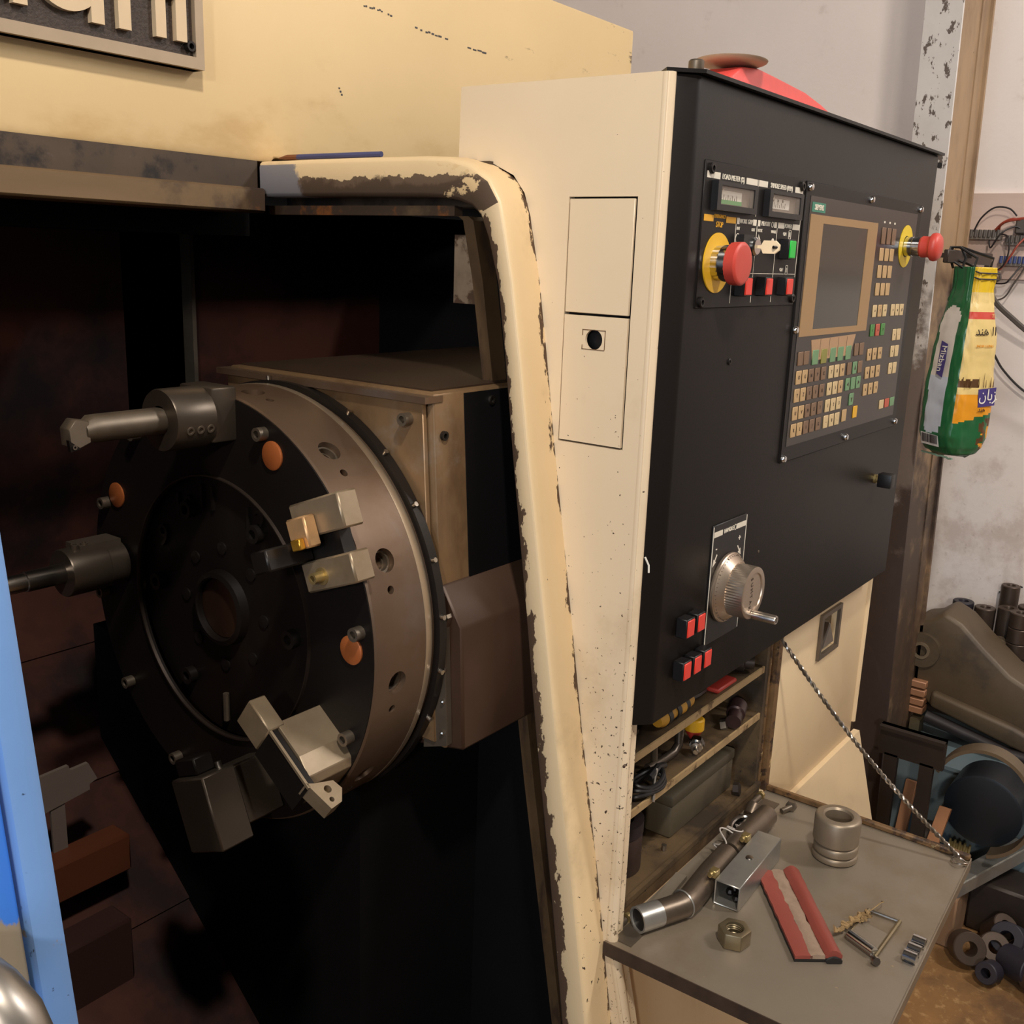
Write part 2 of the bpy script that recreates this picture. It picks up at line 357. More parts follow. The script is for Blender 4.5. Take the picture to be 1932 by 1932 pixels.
def add(g, h):
    me = bpy.data.meshes.new('tmp'); h.bm.to_mesh(me); h.bm.free(); g.bm.from_mesh(me); bpy.data.meshes.remove(me); return g
def screw(par, c, d, r=.006, h=.004, m=None, name='screw', socket=True):
    d = V(d).normalized(); c = V(c); g = G()
    if socket:
        g.tubering([(r, 0), (r, h*.7), (r*.8, h), (r*.5, h), (r*.45, h*.3)], c, d, 16)
        g.lathe([(r*.5, 0), (r*.5, h*.3)], c, d, 6)
    else: g.lathe([(r, 0), (r, h*.5), (r*.7, h), (0, h*1.1)], c, d, 14)
    return g.put(name, m or dull_steel, par)

# ------------------------------------------------------------------ setting
def structure(name, a, b, m):
    o = G().box(a, b).put(name, m, kind='structure'); return o
structure('floor', (-3.6, -3.4, -.1), (3.2, 2.6, 0), floor_mat)
wr = structure('wall_right', (3.0, -3.4, 0), (3.15, 2.6, 3.3), wall_mat)
structure('wall_back', (-3.6, 2.45, 0), (3.0, 2.6, 3.3), wall_mat)
dim_wall = mat('dark_unseen_wall', (104, 94, 86), .9, var=.1)  # unseen walls, coloured dark so they bounce less light
structure('wall_left', (-3.6, -3.4, 0), (-3.45, 2.45, 3.3), dim_wall)
structure('wall_front', (-3.45, -3.4, 0), (3.0, -3.25, 3.3), dim_wall)
structure('ceiling', (-3.6, -3.4, 3.3), (3.15, 2.6, 3.4), ceil_mat)
# pale wood grain boards fixed to the wall beyond the column
for i, (z0, z1) in enumerate(((1.487, 1.594), (1.596, 1.703))):
    G().box((2.982, -1.6, z0), (3.0, .86, z1)).put('plank', plank_mat, wr)
g = G()
for y_, z_, l_, a_ in ((.545, .655, .012, .4), (.538, .648, .014, -.8), (.528, .660, .010, 1.0), (.532, .640, .012, .2), (.55, .642, .008, -.3), (.50, .668, .008, .3)):
    g.obox((2.9993, y_, z_), (.0008, 0, 0), (0, cos(a_)*l_/2, sin(a_)*l_/2), (0, -sin(a_)*.0018, cos(a_)*.0018))
g.put('scribble', mat('scribble_black', (50, 44, 42), .8), wr, kind='stuff')
# ------------------------------------------------------------------ lathe enclosure
lathe = thing('lathe_enclosure', 'cream painted enclosure of a lathe with big overhanging cover and worn door frame', 'lathe', (1.0, 1.2, 0))
# upper cover: folded sheet box, notch at the bottom edge
cov = G()
YC = 1.17
cov.prism([(-1.2, YC, 1.612), (.975, YC, 1.612), (.98, YC, 1.619), (1.90, YC, 1.619), (1.90, YC, 1.945), (-1.2, YC, 1.962)], (0, .75, 0))
cov.bevel(.006, 2).put('cover', cover_paint, lathe)
# scratches: real shallow scars of missing paint
for pts in ([(1.15, 1.846), (1.17, 1.846), (1.19, 1.845), (1.215, 1.8415)], [(1.26, 1.836), (1.29, 1.834), (1.33, 1.832), (1.40, 1.8285), (1.46, 1.826)], [(1.095, 1.735), (1.107, 1.714)]):
    g = G()
    for (x0, z0), (x1, z1) in zip(pts, pts[1:]):
        k = 5
        for i in range(k):
            if random.random() < .3: continue
            t = i/k; x = x0+(x1-x0)*t; z = z0+(z1-z0)*t+random.uniform(-.001, .001); l = (x1-x0)/k*random.uniform(.5, .95) or .002
            g.box((x, YC-.0006, z-.0011), (x+max(l, .003), YC+.001, z+.0011*random.uniform(.6, 1.4)))
    g.put('paint_scratch', mat('scratch_grey', (60, 58, 62), .5), lathe)
# top rail of the door opening along X
G().box((-1.2, 1.168, 1.572), (.948, 1.23, 1.613)).put('upper_rail', rail_dark, lathe)
g = G().box((-1.2, 1.150, 1.545), (.948, 1.24, 1.577)); g.bevel(.003, 1).put('door_rail', rail_tan, lathe)
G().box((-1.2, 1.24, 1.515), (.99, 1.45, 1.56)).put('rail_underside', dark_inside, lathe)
# raised moulding round the opening (profile lofted along its path): outer line at X=1.0, crest at X=.95
outer = [(1.165, 1.613), (1.0, 1.613), (.87, 1.612), (.828, 1.610), (.795, 1.602), (.765, 1.585), (.748, 1.56), (.738, 1.525), (.726, 1.473), (.711, 1.388), (.694, 1.281), (.657, 1.071), (.632, .925), (.598, .745), (.574, .600), (.557, .50), (.47, .02)]
wid = [.046, .046, .046, .046, .044, .040, .034, .028, .024, .025, .027, .032, .036, .040, .042, .044, .044]
def path_n(i):
    a = V(outer[max(i-1, 0)]); b = V(outer[min(i+1, len(outer)-1)]); t = (b-a).normalized(); return V((-t.y, t.x))*1.0
inner = []
for i, (p, wd) in enumerate(zip(outer, wid)):
    nrm = path_n(i); 
    if i < 3: nrm = V((0, -1))
    if nrm.y > 0 and i < 6: nrm = -nrm
    if i >= 6 and nrm.x < 0: nrm = -nrm
    inner.append((p[0]+nrm.x*wd, p[1]+nrm.y*wd))
def across(o, vals):
    a = o.data.attributes.new('across', 'FLOAT', 'POINT')
    for i in range(len(o.data.vertices)): a.data[i].value = vals[i % len(vals)]
def strip(fr_pts, name, m, bevel=None, smooth=60):
    g = G(); rings = []
    for i in range(len(outer)):
        o_, n_ = V(outer[i]), V(inner[i]); dd = (n_-o_)
        rings.append([(x, o_.x+dd.x*k, o_.y+dd.y*k) for x, k in fr_pts])
    g.ring_loft(rings); o = g.put(name, m, lathe, smooth=smooth); across(o, [k/7 for k in range(8)]); return o
# near flank with rounded shoulder, then the front band with its chipped paint
strip([(1.004, -.02), (.985, -.03), (.962, -.01), (.954, .02), (.951, .08), (.9503, .16), (.97, .22), (1.004, .22)], 'frame_moulding', frame_paint)
def band(lo, hi, name, m):
    rings = []
    for i in range(lo, hi):
        o_, n_ = V(outer[i]), V(inner[i]); dd = (n_-o_)
        rings.append([(x, o_.x+dd.x*k, o_.y+dd.y*k) for x, k in [(.9506, .12), (.9496, .18), (.95, .9), (.953, 1.0), (.99, 1.0), (.99, .12)]])
    o = G().ring_loft(rings).put(name, m, lathe, smooth=60); across(o, [.2, .3, .9, 1.0, 1.0, .2])
band(0, 7, 'frame_band', band_paint); band(6, len(outer), 'frame_band', post_band)
# inner channel and lip behind the moulding
lipl = [(1.19, 1.545), (.846, 1.545), (.838, 1.54), (.821, 1.47), (.804, 1.37), (.788, 1.272), (.752, 1.073), (.712, .835), (.65, .501), (.57, .05)]
rings = [[(.985, y, z+.012), (.985, y, z), (1.0, y, z), (1.0, y, z+.012)] for y, z in lipl[:2]]
g = G().ring_loft(rings); g.put('seal_lip', rail_tan, lathe)
rings = [[(.992, y-.016, z), (.992, y, z), (1.02, y, z), (1.02, y-.016, z)] for y, z in lipl[1:]]
G().ring_loft(rings).put('seal_lip', lip_mat, lathe)
g = G(); rings = []
for (y, z), k in zip(lipl[1:], range(9)):
    rings.append([(1.02, y-.085, z+.0), (1.02, y-.004, z), (1.03, y-.004, z), (1.03, y-.085, z)])
g.ring_loft(rings).put('seal_channel', dark_inside, lathe)
G().box((.992, .80, 1.556), (1.03, 1.16, 1.608)).put('seal_channel', rail_dark, lathe)
# machine body enclosing the dark working space
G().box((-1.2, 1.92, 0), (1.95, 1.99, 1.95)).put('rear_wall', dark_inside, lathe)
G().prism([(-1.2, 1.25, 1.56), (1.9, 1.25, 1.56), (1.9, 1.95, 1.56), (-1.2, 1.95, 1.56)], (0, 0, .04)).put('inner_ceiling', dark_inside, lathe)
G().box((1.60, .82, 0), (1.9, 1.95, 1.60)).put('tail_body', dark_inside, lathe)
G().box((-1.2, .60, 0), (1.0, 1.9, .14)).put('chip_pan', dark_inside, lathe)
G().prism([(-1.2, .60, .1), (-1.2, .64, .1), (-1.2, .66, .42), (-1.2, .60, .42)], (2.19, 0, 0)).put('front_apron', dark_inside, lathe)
# small rusty bracket inside, beside the seal
g = G().box((1.075, .878, 1.436), (1.083, .922, 1.525)); g.put('bracket', mat('flaky_bracket', (150, 128, 104), .6, var=.25, vs=30, layers=[dict(c=(90, 66, 48), s=26, t=.55, soft=.05)]), lathe)
# back panels: folded sheet edge, rusty sheet
G().box((1.13, 1.58, .5), (1.60, 1.60, 1.56)).put('back_panel', rust_brown, lathe)
G().box((1.124, 1.572, .5), (1.132, 1.60, 1.56)).put('panel_edge', dull_steel, lathe)
G().box((-1.2, 1.62, .3), (1.02, 1.64, 1.56)).put('back_panel', rust_brown, lathe)
# stepped telescopic way covers, each plate separate
wc = thing('way_cover', 'brown rusty stepped way cover sloping behind the turret, in the dark', 'way cover', (.3, 1.45, .14))
for i in range(7):
    a = V((0, 1.02+i*.085, .40+i*.075)); u = V((0, .75, .66)).normalized(); n_ = V((0, -.66, .75)).normalized()
    g = G(); c = a+u*.06-n_*(.004*(i % 2))
    g.obox((.1, c.y, c.z), (1.05, 0, 0), u*.066, n_*.004); g.put('plate', rust_brown, wc)
bl = G().box((.30, 1.19, .636), (.715, 1.232, .694)); bl.bevel(.004, 1)
rebase(bl.put('guide_block', rust_red, label='long brown red guide block lying low at the left inside the lathe', cat='block'), (.5, 1.26, .636))
bl = G().box((.25, 1.14, .50), (.68, 1.19, .60)); bl.bevel(.004, 1)
rebase(bl.put('guide_block', mat('dark_guide_block', (50, 28, 22), .6), label='dark brown lower guide block beneath the brown red one', cat='block'), (.45, 1.16, .50))
g = G().prism([(.60, 1.22, .812), (.648, 1.22, .814), (.650, 1.22, .806), (.676, 1.22, .807), (.688, 1.22, .779), (.676, 1.22, .775), (.676, 1.22, .767), (.60, 1.22, .757)], (0, .006, 0)); g.box((.62, 1.222, .69), (.64, 1.226, .765))  # added plate, shaped and coloured as a patch of light
rebase(g.put('light_patch_plate', mat('light_patch_grey', (104, 92, 84), .6, var=.1), label='added pale plate in the shape of a light patch, beside the blue door edge', cat='plate'), (.64, 1.223, .69))
# name plaque, only its lower right corner is in view
plq = [None]
pl = G()
X0, X1, Z0, Z1 = .30, .853, 1.711, 1.93
YP = 1.148
pl.box((X0, YP+.006, Z0), (X1, YC, Z1)); po = pl.put('name_plaque', mat('hatched_plaque_ground', (62, 52, 46), .5, .2, var=.3, vs=220, stretch=(1, 1, 1.0), bump=.6, bs=260), lathe)
fr = mat('plaque_alloy', (168, 148, 124), .5, .35, var=.1, vs=9)
for nm, a, b in (('bottom', (X0, YP-.001, Z0), (X1, YC-.001, Z0+.0135)), ('right', (X1-.012, YP-.001, Z0+.0135), (X1, YC-.001, Z1)), ('top', (X0, YP-.001, Z1-.013), (X1-.012, YC-.001, Z1)), ('left', (X0, YP-.001, Z0+.0135), (X0+.012, YC-.001, Z1-.013))):
    G().box(a, b).put('plaque_rim', fr, po)
letm = mat('raised_letter_alloy', (206, 182, 148), .5, .2, var=.06)
def letter(boxes, extra=None):
    g = G()
    for x0, x1, z0, z1 in boxes: g.box((x0, YP-.002, z0), (x1, YP+.008, z1))
    if extra: extra(g)
    g.put('raised_letter', letm, po)
def bowl(cx, cz, r, wd):
    def f(g):
        g.tubering([(r, 0), (r, .0098), (r-wd, .0098), (r-wd, 0)], (cx, YP+.008, cz), (0, -1, 0), 40)
    return f
ZB = 1.739
letter([(.612, .628, ZB+.003, 1.86)], bowl(.585, ZB+.046, .042, .015))
letter([(.702, .718, ZB, 1.83)], bowl(.675, ZB+.050, .043, .016))
letter([(.736, .752, ZB, 1.83), (.752, .778, 1.812, 1.83)])
letter([(.785, .799, ZB, 1.86), (.776, .815, 1.785, 1.798)])
letter([(.813, .828, ZB, 1.86), (.80, .838, 1.80, 1.812)])
g = G().tubering([(.006, 0), (.006, .009), (.0035, .009), (.0035, 0)], (.834, YP+.007, 1.736), (0, -1, 0), 16); g.put('plaque_screw', tool_black, po)
# blue pencil lying on the frame ledge
g = G().cyl((.964, 1.125, 1.6178), (.970, .955, 1.6178), .0035, n=8); g.cyl((.964, 1.125, 1.6178), (.9635, 1.14, 1.617), .0035, .001, 8)
pen = g.put('pencil', mat('blue_pencil', (66, 70, 110), .5, layers=[dict(c=(120, 70, 40), s=20, t=.5, soft=.05, g=(1, 1.09, 1.12, .8))]), label='thin blue pencil lying on top of the worn door frame', cat='pencil')
rebase(pen, (.967, 1.03, 1.6143))

# ------------------------------------------------------------------ control cabinet (cream) below and behind the console
cab = thing('control_cabinet', 'cream control cabinet with tall side panel, two hatches and open shelf compartment', 'cabinet', (1.4, .7, 0))
crack = [(.85, 1.612), (.797, 1.606), (.765, 1.592), (.748, 1.572), (.738, 1.545), (.724, 1.473), (.709, 1.388), (.694, 1.285), (.657, 1.071), (.632, .921), (.598, .75), (.574, .602), (.557, .50), (.47, .02)]
side = [(.571, 1.692), (.571, .655), (.545, .55), (.430, .02)]
poly = [(.852, 1.694)] + [(y+.004, z) for y, z in crack] + side[::-1]
g = G(); g.prism([(1.0, y, z) for y, z in poly], (.03, 0, 0))
sp = g.put('side_panel', side_paint, cab)
# rounded front corner bead of the side panel
g = G(); g.tube([(1.008, .575, z) for z in (1.692, 1.2, .66)]+[(1.008, .549, .55), (1.008, .434, .02)], .0085, 10); g.put('corner_bead', side_paint, cab)
# hatch pocket and hatches
cut(sp, G().box((.99, .5985, 1.2885), (1.012, .6885, 1.5675)))
G().box((1.0108, .5986, 1.2886), (1.0119, .6884, 1.5674)).put('hatch_pocket', black_plastic, cab)
ho = G().box((.9985, .6008, 1.4398), (1.002, .6862, 1.5652)); ho.bevel(.0006, 1).put('hatch', side_paint, cab)
h2 = G().box((.9985, .6008, 1.2908), (1.002, .6862, 1.4370)).put('hatch', side_paint, cab)
cut(h2, G().cyl((.98, .6445, 1.4105), (1.03, .6445, 1.4105), .0115, n=28))
g = G()
for a, b in (((.629, 1.421), (.660, 1.4215)), ((.6295, 1.399), (.660, 1.3995)), ((.629, 1.4), (.6295, 1.4215)), ((.6595, 1.415), (.660, 1.4215)), ((.6595, 1.399), (.660, 1.404))):
    g.box((.9980, a[0], a[1]), (.9990, b[0]+.0003, b[1]+.0003))
g.put('lock_plate_outline', edge_rust, cab)
# cabinet body: walls of the shelf compartment, shelves, right door
G().box((1.03, .60, 1.0), (1.93, .82, 1.69)).put('body', black_paint, cab)
G().box((1.022, .575, 1.689), (1.94, .854, 1.6965)).put('top_sheet', side_paint, cab)
G().box((1.0305, .62, .02), (1.0375, .83, 1.54)).put('liner', dark_inside, cab)
G().box((1.0375, .803, .02), (1.60, .81, 1.54)).put('liner', dark_inside, cab)
G().box((1.0385, .592, .645), (1.0445, .80, .955)).put('compartment_side', shelf_paint, cab)
G().box((1.476, .592, .645), (1.488, .80, .955)).put('compartment_side', shelf_paint, cab)
G().box((1.043, .79, .645), (1.476, .80, 1.0)).put('compartment_back', shelf_paint, cab)
for z in (.878, .797):
    g = G().box((1.044, .597, z-.003), (1.475, .789, z)); sh = g.put('shelf', shelf_paint, cab); G().box((1.044, .594, z-.0105), (1.475, .5975, z)).put('shelf_edge', shelf_edge, sh)
g = G().box((1.0385, .588, .642), (1.488, .80, .664)); g.box((1.035, .586, .664), (1.488, .592, .672)); g.put('compartment_floor', shelf_paint, cab)
G().box((1.489, .605, .62), (1.512, .64, .96)).put('door_gap', black_plastic, cab)
g = G().box((1.488, .590, .645), (1.4915, .64, .955)); g.put('opening_edge', edge_rust, cab)
g = G().box((1.512, .588, .645), (1.528, .64, .96)); g.put('door_edge', edge_rust, cab)
rd = G().box((1.528, .587, .592), (1.935, .64, .97)); rd.bevel(.004, 2)
rdo = rd.put('door', paint, cab)
cut(rdo, G().box((1.69, .58, .832), (1.775, .60, .905)))
fl = G(); fl.box((1.684, .5815, .826), (1.781, .5875, .834)); fl.box((1.684, .5815, .903), (1.781, .5875, .911)); fl.box((1.684, .5815, .834), (1.693, .5875, .903)); fl.box((1.772, .5815, .834), (1.781, .5875, .903)); fl.box((1.69, .598, .83), (1.775, .601, .907))
fo = fl.put('flush_latch', dull_steel, rdo)
g = G().prism([(1.705, .597, .84), (1.765, .597, .84), (1.735, .597, .885)], (0, -.012, 0)); g.bevel(.002, 1); g.put('latch_handle', steel, rdo)
g = G().tube([(1.94, .588, .97), (1.94, .588, .62)], .006, 8); g.put('door_hinge', paint, cab)
# lower skirt leaning outwards to the floor
def fy(z): return .590-.212*(.645-z)
g = G(); g.prism([(1.004, fy(.645), .645), (1.512, fy(.645), .645), (1.512, fy(.592), .592), (1.965, fy(.592), .592), (2.03, fy(.02), .02), (1.004, fy(.02), .02)], (0, .012, 0)); g.put('lower_skirt', paint, cab)
G().box((1.935, .60, .0), (1.96, .82, 1.69)).put('right_side', paint, cab)


# ------------------------------------------------------------------ black operator console
con = thing('operator_console', 'black steel operator console with screen, meters, keys and handwheel', 'control panel', (1.45, .59, .95))
YF = .55
g = G(); g.prism([(1.001, .60, .95), (1.001, .577, .95), (1.030, YF, .95), (1.905, YF, .95), (1.905, .60, .95)], (0, 0, .742)); g.bevel(.004, 2)
g.put('housing', black_paint, con)
g = G(); g.prism([(1.034, .605, 1.692), (1.001, .574, 1.692), (1.03, .543, 1.692), (1.912, .543, 1.692), (1.912, .605, 1.692)], (0, 0, .004)); g.put('lid_edge', black_plate, con)
g = G().sphere((1.052, .556, .956), .006, 8); g.put('corner_screw', chrome, con)
EX, EY = (1, 0, 0), (0, 0, 1)
def T(g0, body, size, x, z, y, **k):
    return add(g0, text_geo(body, size, (x, y, z), EX, EY, **k))
# --- meter plate
mp = G().box((1.054, YF-.002, 1.450), (1.331, YF+.001, 1.6095)); mp.bevel(.0008, 1); mp = mp.put('meter_plate', black_plate, con)
ym = YF-.0022
g = G()
for x0, x1, z in ((1.058, 1.0895, 1.5945), (1.157, 1.1875, 1.5945), (1.192, 1.2165, 1.5945), (1.301, 1.326, 1.5945)): g.box((x0, ym-.0003, z-.0035), (x1, ym, z+.0035))
for x0, x1 in ((1.141, 1.1475), (1.184, 1.194), (1.1985, 1.205), (1.246, 1.254), (1.258, 1.277), (1.3035, 1.326)): g.box((x0, ym-.0003, 1.5455), (x1, ym, 1.5525))
for x, z0, z1 in ((1.190, 1.556, 1.598), (1.139, 1.455, 1.5455), (1.1965, 1.455, 1.5455), (1.256, 1.455, 1.5455), (1.3265, 1.486, 1.591)): g.box((x-.0004, ym-.0003, z0), (x+.0004, ym, z1))
g.box((1.139, ym-.0003, 1.4895), (1.3265, ym, 1.4902))
T(g, 'LOAD METER (%)', .0082, 1.1235, 1.5945, ym, sx=.92); T(g, 'SPINDLE SPEED (RPM)', .0082, 1.259, 1.5945, ym, sx=.86)
T(g, 'WORK GRIP', .0075, 1.166, 1.549, ym, sx=.85); T(g, 'MEMORY', .0075, 1.2215, 1.549, ym, sx=.82); T(g, 'POWER', .0075, 1.290, 1.549, ym, sx=.85)
T(g, 'INT', .005, 1.146, 1.5405, ym); T(g, 'EXT', .005, 1.187, 1.5405, ym); T(g, 'LOCK', .005, 1.206, 1.5405, ym); T(g, 'WRITE', .005, 1.246, 1.5405, ym)
T(g, 'ON', .0062, 1.281, 1.539, ym); T(g, 'OFF', .0062, 1.281, 1.495, ym)
for x, z in ((1.297, 1.539), (1.297, 1.495)):
    for a, b in (((x-.004, z-.006), (x+.004, z-.005)), ((x-.004, z+.005), (x+.004, z+.006)), ((x-.004, z-.006), (x-.003, z+.006)), ((x+.003, z-.006), (x+.004, z+.006)), ((x-.001, z-.003), (x+.001, z+.003))): g.box((a[0], ym-.0003, a[1]), (b[0], ym, b[1]))
for cx, cz, r in ((1.146, 1.529, .0062), (1.241, 1.549, .0035)):
    g.tubering([(r, 0), (r, .0003), (r*.75, .0003), (r*.75, 0)], (cx, ym, cz), (0, -1, 0), 20)
g.box((1.1455, ym-.0003, 1.526), (1.1465, ym, 1.533)); g.box((1.143, ym-.0003, 1.5255), (1.149, ym, 1.5265))
g.prism([(1.183, ym, 1.526), (1.189, ym, 1.526), (1.186, ym, 1.5345)], (0, -.0003, 0))
g.prism([(1.203, ym, 1.524), (1.209, ym, 1.530), (1.203, ym, 1.536), (1.2035, ym, 1.532), (1.200, ym, 1.532), (1.200, ym, 1.528), (1.2035, ym, 1.528)], (0, -.0003, 0))
g.cyl((1.246, ym, 1.529), (1.246, ym-.0003, 1.529), .004, n=14)
g.put('lettering', white_print, mp)
g = G(); g.box((1.058, ym-.0003, 1.5455), (1.081, ym, 1.5525)); g.box((1.113, ym-.0003, 1.5455), (1.138, ym, 1.5525)); T(g, 'EMERGENCY', .0058, 1.097, 1.5515, ym, sx=.85); T(g, 'STOP', .009, 1.097, 1.5425, ym, sx=.8)
g.put('lettering', yellow_print, mp)
for x, z in ((1.066, 1.601), (1.320, 1.600), (1.064, 1.457), (1.322, 1.459)): screw(mp, (x, YF-.002, z), (0, -1, 0), .006, .004, tool_black)
# --- two panel meters
for mx, grn in ((1.124, True), (1.262, False)):
    b = G(); z0, z1 = 1.5595, 1.589; x0, x1 = mx-.052, mx+.052
    b.box((x0, YF-.010, z0-.002), (x1, YF-.002, z0+.0045)); b.box((x0, YF-.010, z1-.0045), (x1, YF-.002, z1)); b.box((x0, YF-.010, z0+.0045), (x0+.009, YF-.002, z1-.0045)); b.box((x1-.009, YF-.010, z0+.0045), (x1, YF-.002, z1-.0045))
    mo = b.put('panel_meter', black_plastic, con)
    G().box((x0+.009, YF-.0028, z0+.0045), (x1-.009, YF-.0022, z1-.0045)).put('meter_back', meter_grey, mo)
    sx1 = x1-.030
    G().box((x0+.013, YF-.0034, z0+.0085), (sx1, YF-.0028, z1-.009)).put('scale', scale_white, mo)
    if grn: G().box((x0+.012, YF-.0038, z0+.006), (sx1, YF-.0034, z0+.0105)).put('green_zone', mat('scale_green', (40, 160, 70), .5), mo)
    g = G()
    for k in range(9): g.box((x0+.016+k*.0055, YF-.0039, z0+.010), (x0+.0165+k*.0055, YF-.0034, z0+(.016 if k % 2 == 0 else .0135)))
    if not grn:
        for k, s in enumerate(('10', '20', '30')): T(g, s, .005, x0+.024+k*.014, z1-.0115, YF-.0034)
    g.put('scale_marks', key_print, mo)
    g = G(); g.obox((x0+.016, YF-.0042, z0+.017), (.0035, 0, .004), (0, .0002, 0), (.0004, 0, -.0004)); g.obox((x0+.022, YF-.0042, z0+.019), (.003, 0, .003), (0, .0002, 0), (.0004, 0, -.0004)); g.put('needle', white_print, mo)
    G().box((x0+.009, YF-.0088, z0+.0045), (x1-.009, YF-.0082, z1-.0045)).put('glass', glass, mo)
# --- emergency stops
def estop(name, x, z, h, plate_m, cap_r, label=None):
    g = G().tubering([(.0335, 0), (.0335, .0015), (.018, .0015), (.018, 0)], (x, YF-.002, z), (0, -1, 0), 40)
    e = g.put(name, plate_m, con, label=label)
    nt = 48; g = G(); rings = []
    for hh, r in ((.0015, .0195), (.010, .0195), (.0105, .0205), (.0135, .0205), (.018, .0205), (h*.55, .0205)):
        rings.append([(x+cos(2*pi*i/nt)*(r-(.0007 if i % 2 and hh < .0105 else 0)), YF-.002-hh, z+sin(2*pi*i/nt)*(r-(.0007 if i % 2 and hh < .0105 else 0))) for i in range(nt)])
    g.ring_loft(rings).put('collar', chrome, e)
    g = G(); rings = []; R = cap_r
    for hh, r, rb in ((h*.55, R*.80, 0), (h*.58, R*.98, 1), (h*.80, R, 1), (h*.93, R, 0), (h*.985, R*.93, 0), (h, R*.82, 0), (h*1.005, R*.4, 0)):
        rings.append([(x+cos(2*pi*i/nt)*(r-(.0008 if rb and i % 2 else 0)), YF-.002-hh, z+sin(2*pi*i/nt)*(r-(.0008 if rb and i % 2 else 0))) for i in range(nt)])
    g.ring_loft(rings).put('mushroom_cap', red_plastic, e)
    return e
estop('emergency_stop', 1.097, 1.5005, .034, yellow_plate, .0240, 'red mushroom emergency stop on an amber ring, left of the meters')
# right one: longer neck, smaller head with a waist
x, z = 1.770, 1.538
e2 = G().tubering([(.0335, 0), (.0335, .0015), (.017, .0015), (.017, 0)], (x, YF-.003, z), (0, -1, 0), 40).put('emergency_stop', yellow_plate2, con, label='red emergency stop with long chrome neck on a lemon yellow ring')
G().lathe([(.0155, 0), (.0155, .012), (.0145, .0125), (.0145, .013), (.0155, .0135), (.0155, .024)], (x, YF-.004, z), (0, -1, 0), 28).put('collar', chrome, e2)
G().lathe([(.0145, 0), (.017, .003), (.0165, .012), (.0175, .015), (.0215, .018), (.0225, .022), (.0215, .027), (.017, .031), (.006, .0325), (0, .033)], (x, YF-.028, z), (0, -1, 0), 32).put('mushroom_cap', red_plastic, e2)
# --- push buttons with lenses
def button(x, z, m, h=.014, wx=.011, wz=.0115, kind='push_button'):
    g = G().box((x-wx, YF-h, z-wz), (x+wx, YF-.001, z+wz)); g.bevel(.001, 1); b = g.put(kind, black_plastic, con)
    g = G().box((x-wx*.82, YF-h-.0012, z-wz*.86), (x+wx*.82, YF-h+.002, z+wz*.86)); g.bevel(.0008, 1); g.put('lens', m, b); return b
for x in (1.162, 1.221, 1.2845): button(x, 1.4745, red_lens)
button(1.282, 1.5205, green_lens, wz=.0125)
for x, z in ((1.080, 1.0665), (1.108, 1.0665), (1.080, 1.0105), (1.1075, 1.0105), (1.135, 1.0105)): button(x, z, red_lens, h=.016, wx=.0105, wz=.0125)
# --- key switch
ks = G().box((1.143, YF-.012, 1.508), (1.170, YF-.001, 1.534)).put('key_switch', black_plastic, con)
G().lathe([(.011, 0), (.011, .011), (.009, .013), (.0, .0131)], (1.174, YF-.003, 1.521), (0, -1, 0), 24).put('lock_barrel', chrome, ks)
g = G().prism([(1.172, YF-.014, 1.5195), (1.174, YF-.020, 1.5190), (1.176, YF-.022, 1.5135), (1.182, YF-.034, 1.5135), (1.185, YF-.038, 1.518), (1.185, YF-.038, 1.524), (1.182, YF-.034, 1.5285), (1.176, YF-.022, 1.5285), (1.174, YF-.020, 1.523), (1.172, YF-.014, 1.5225)], (.0022, -.0006, 0)); g.put('key', key_bow, ks)
g = G().cyl((1.1785, YF-.0335, 1.521), (1.1845, YF-.0351, 1.521), .0018, n=10); g.put('key_hole', black_plastic, ks)
# --- screen and keyboard unit
su = G().box((1.338, YF-.003, 1.234), (1.836, YF+.001, 1.6085)); su.bevel(.001, 1); su = su.put('screen_unit', black_plate, con)
G().box((1.352, YF-.0036, 1.256), (1.815, YF-.003, 1.591)).put('film', panel_film, su)
yk = YF-.0036
g = G(); g.box((1.357, yk-.001, 1.407), (1.402, yk, 1.568)); g.box((1.581, yk-.001, 1.407), (1.623, yk, 1.568)); g.box((1.402, yk-.001, 1.5575), (1.581, yk, 1.568)); g.box((1.402, yk-.001, 1.407), (1.581, yk, 1.416)); g.put('screen_surround', screen_tan, su)
G().box((1.402, yk-.0004, 1.416), (1.581, yk, 1.5575)).put('screen', screen_glass, su)
g = G().box((1.359, yk-.0006, 1.571), (1.405, yk, 1.5835)); bd = g.put('badge', teal, su)
T(G(), 'SIEMENS', .0098, 1.382, 1.577, yk-.0008, sx=.86, bold=.0001).put('lettering', white_print, su)
g = G().prism([(1.404, yk, 1.401), (1.581, yk, 1.403), (1.566, yk, 1.372), (1.414, yk, 1.372)], (0, -.0004, 0)); g.put('softkey_legend', mat('pale_legend', (176, 140, 104), .5), su)
g = G()
for k in range(1, 5): g.box((1.404+k*.0352, yk-.0006, 1.376), (1.4046+k*.0352, yk-.0004, 1.401))
g.put('legend_lines', key_print, su)
KM = {}
marks = '7894561230-.NGXYZIJKFSTMDPHRLUVWABCQE'
def key(x, z, m, wx=.0088, wz=.0095, mark=''):
    k_ = (m.name, wx, wz)
    if k_ not in KM:
        g = G().box((x-wx, yk-.0014, z-wz), (x+wx, yk, z+wz)); g.bevel(.0006, 1)
        o = g.put('key', m, su); KM[k_] = (o, x, z)
    else:
        o0, x0, z0 = KM[k_]; o = dup_part(o0, (x-x0, 0, z-z0))
    return o
pr_ = G(); mi = 0
def mk_(x, z, s, size=.0075): T(pr_, s, size, x, z, yk-.0014)
cols = (1.370, 1.392, 1.415, 1.438, 1.462, 1.492, 1.515, 1.538); rows = (1.351, 1.326, 1.301, 1.277)
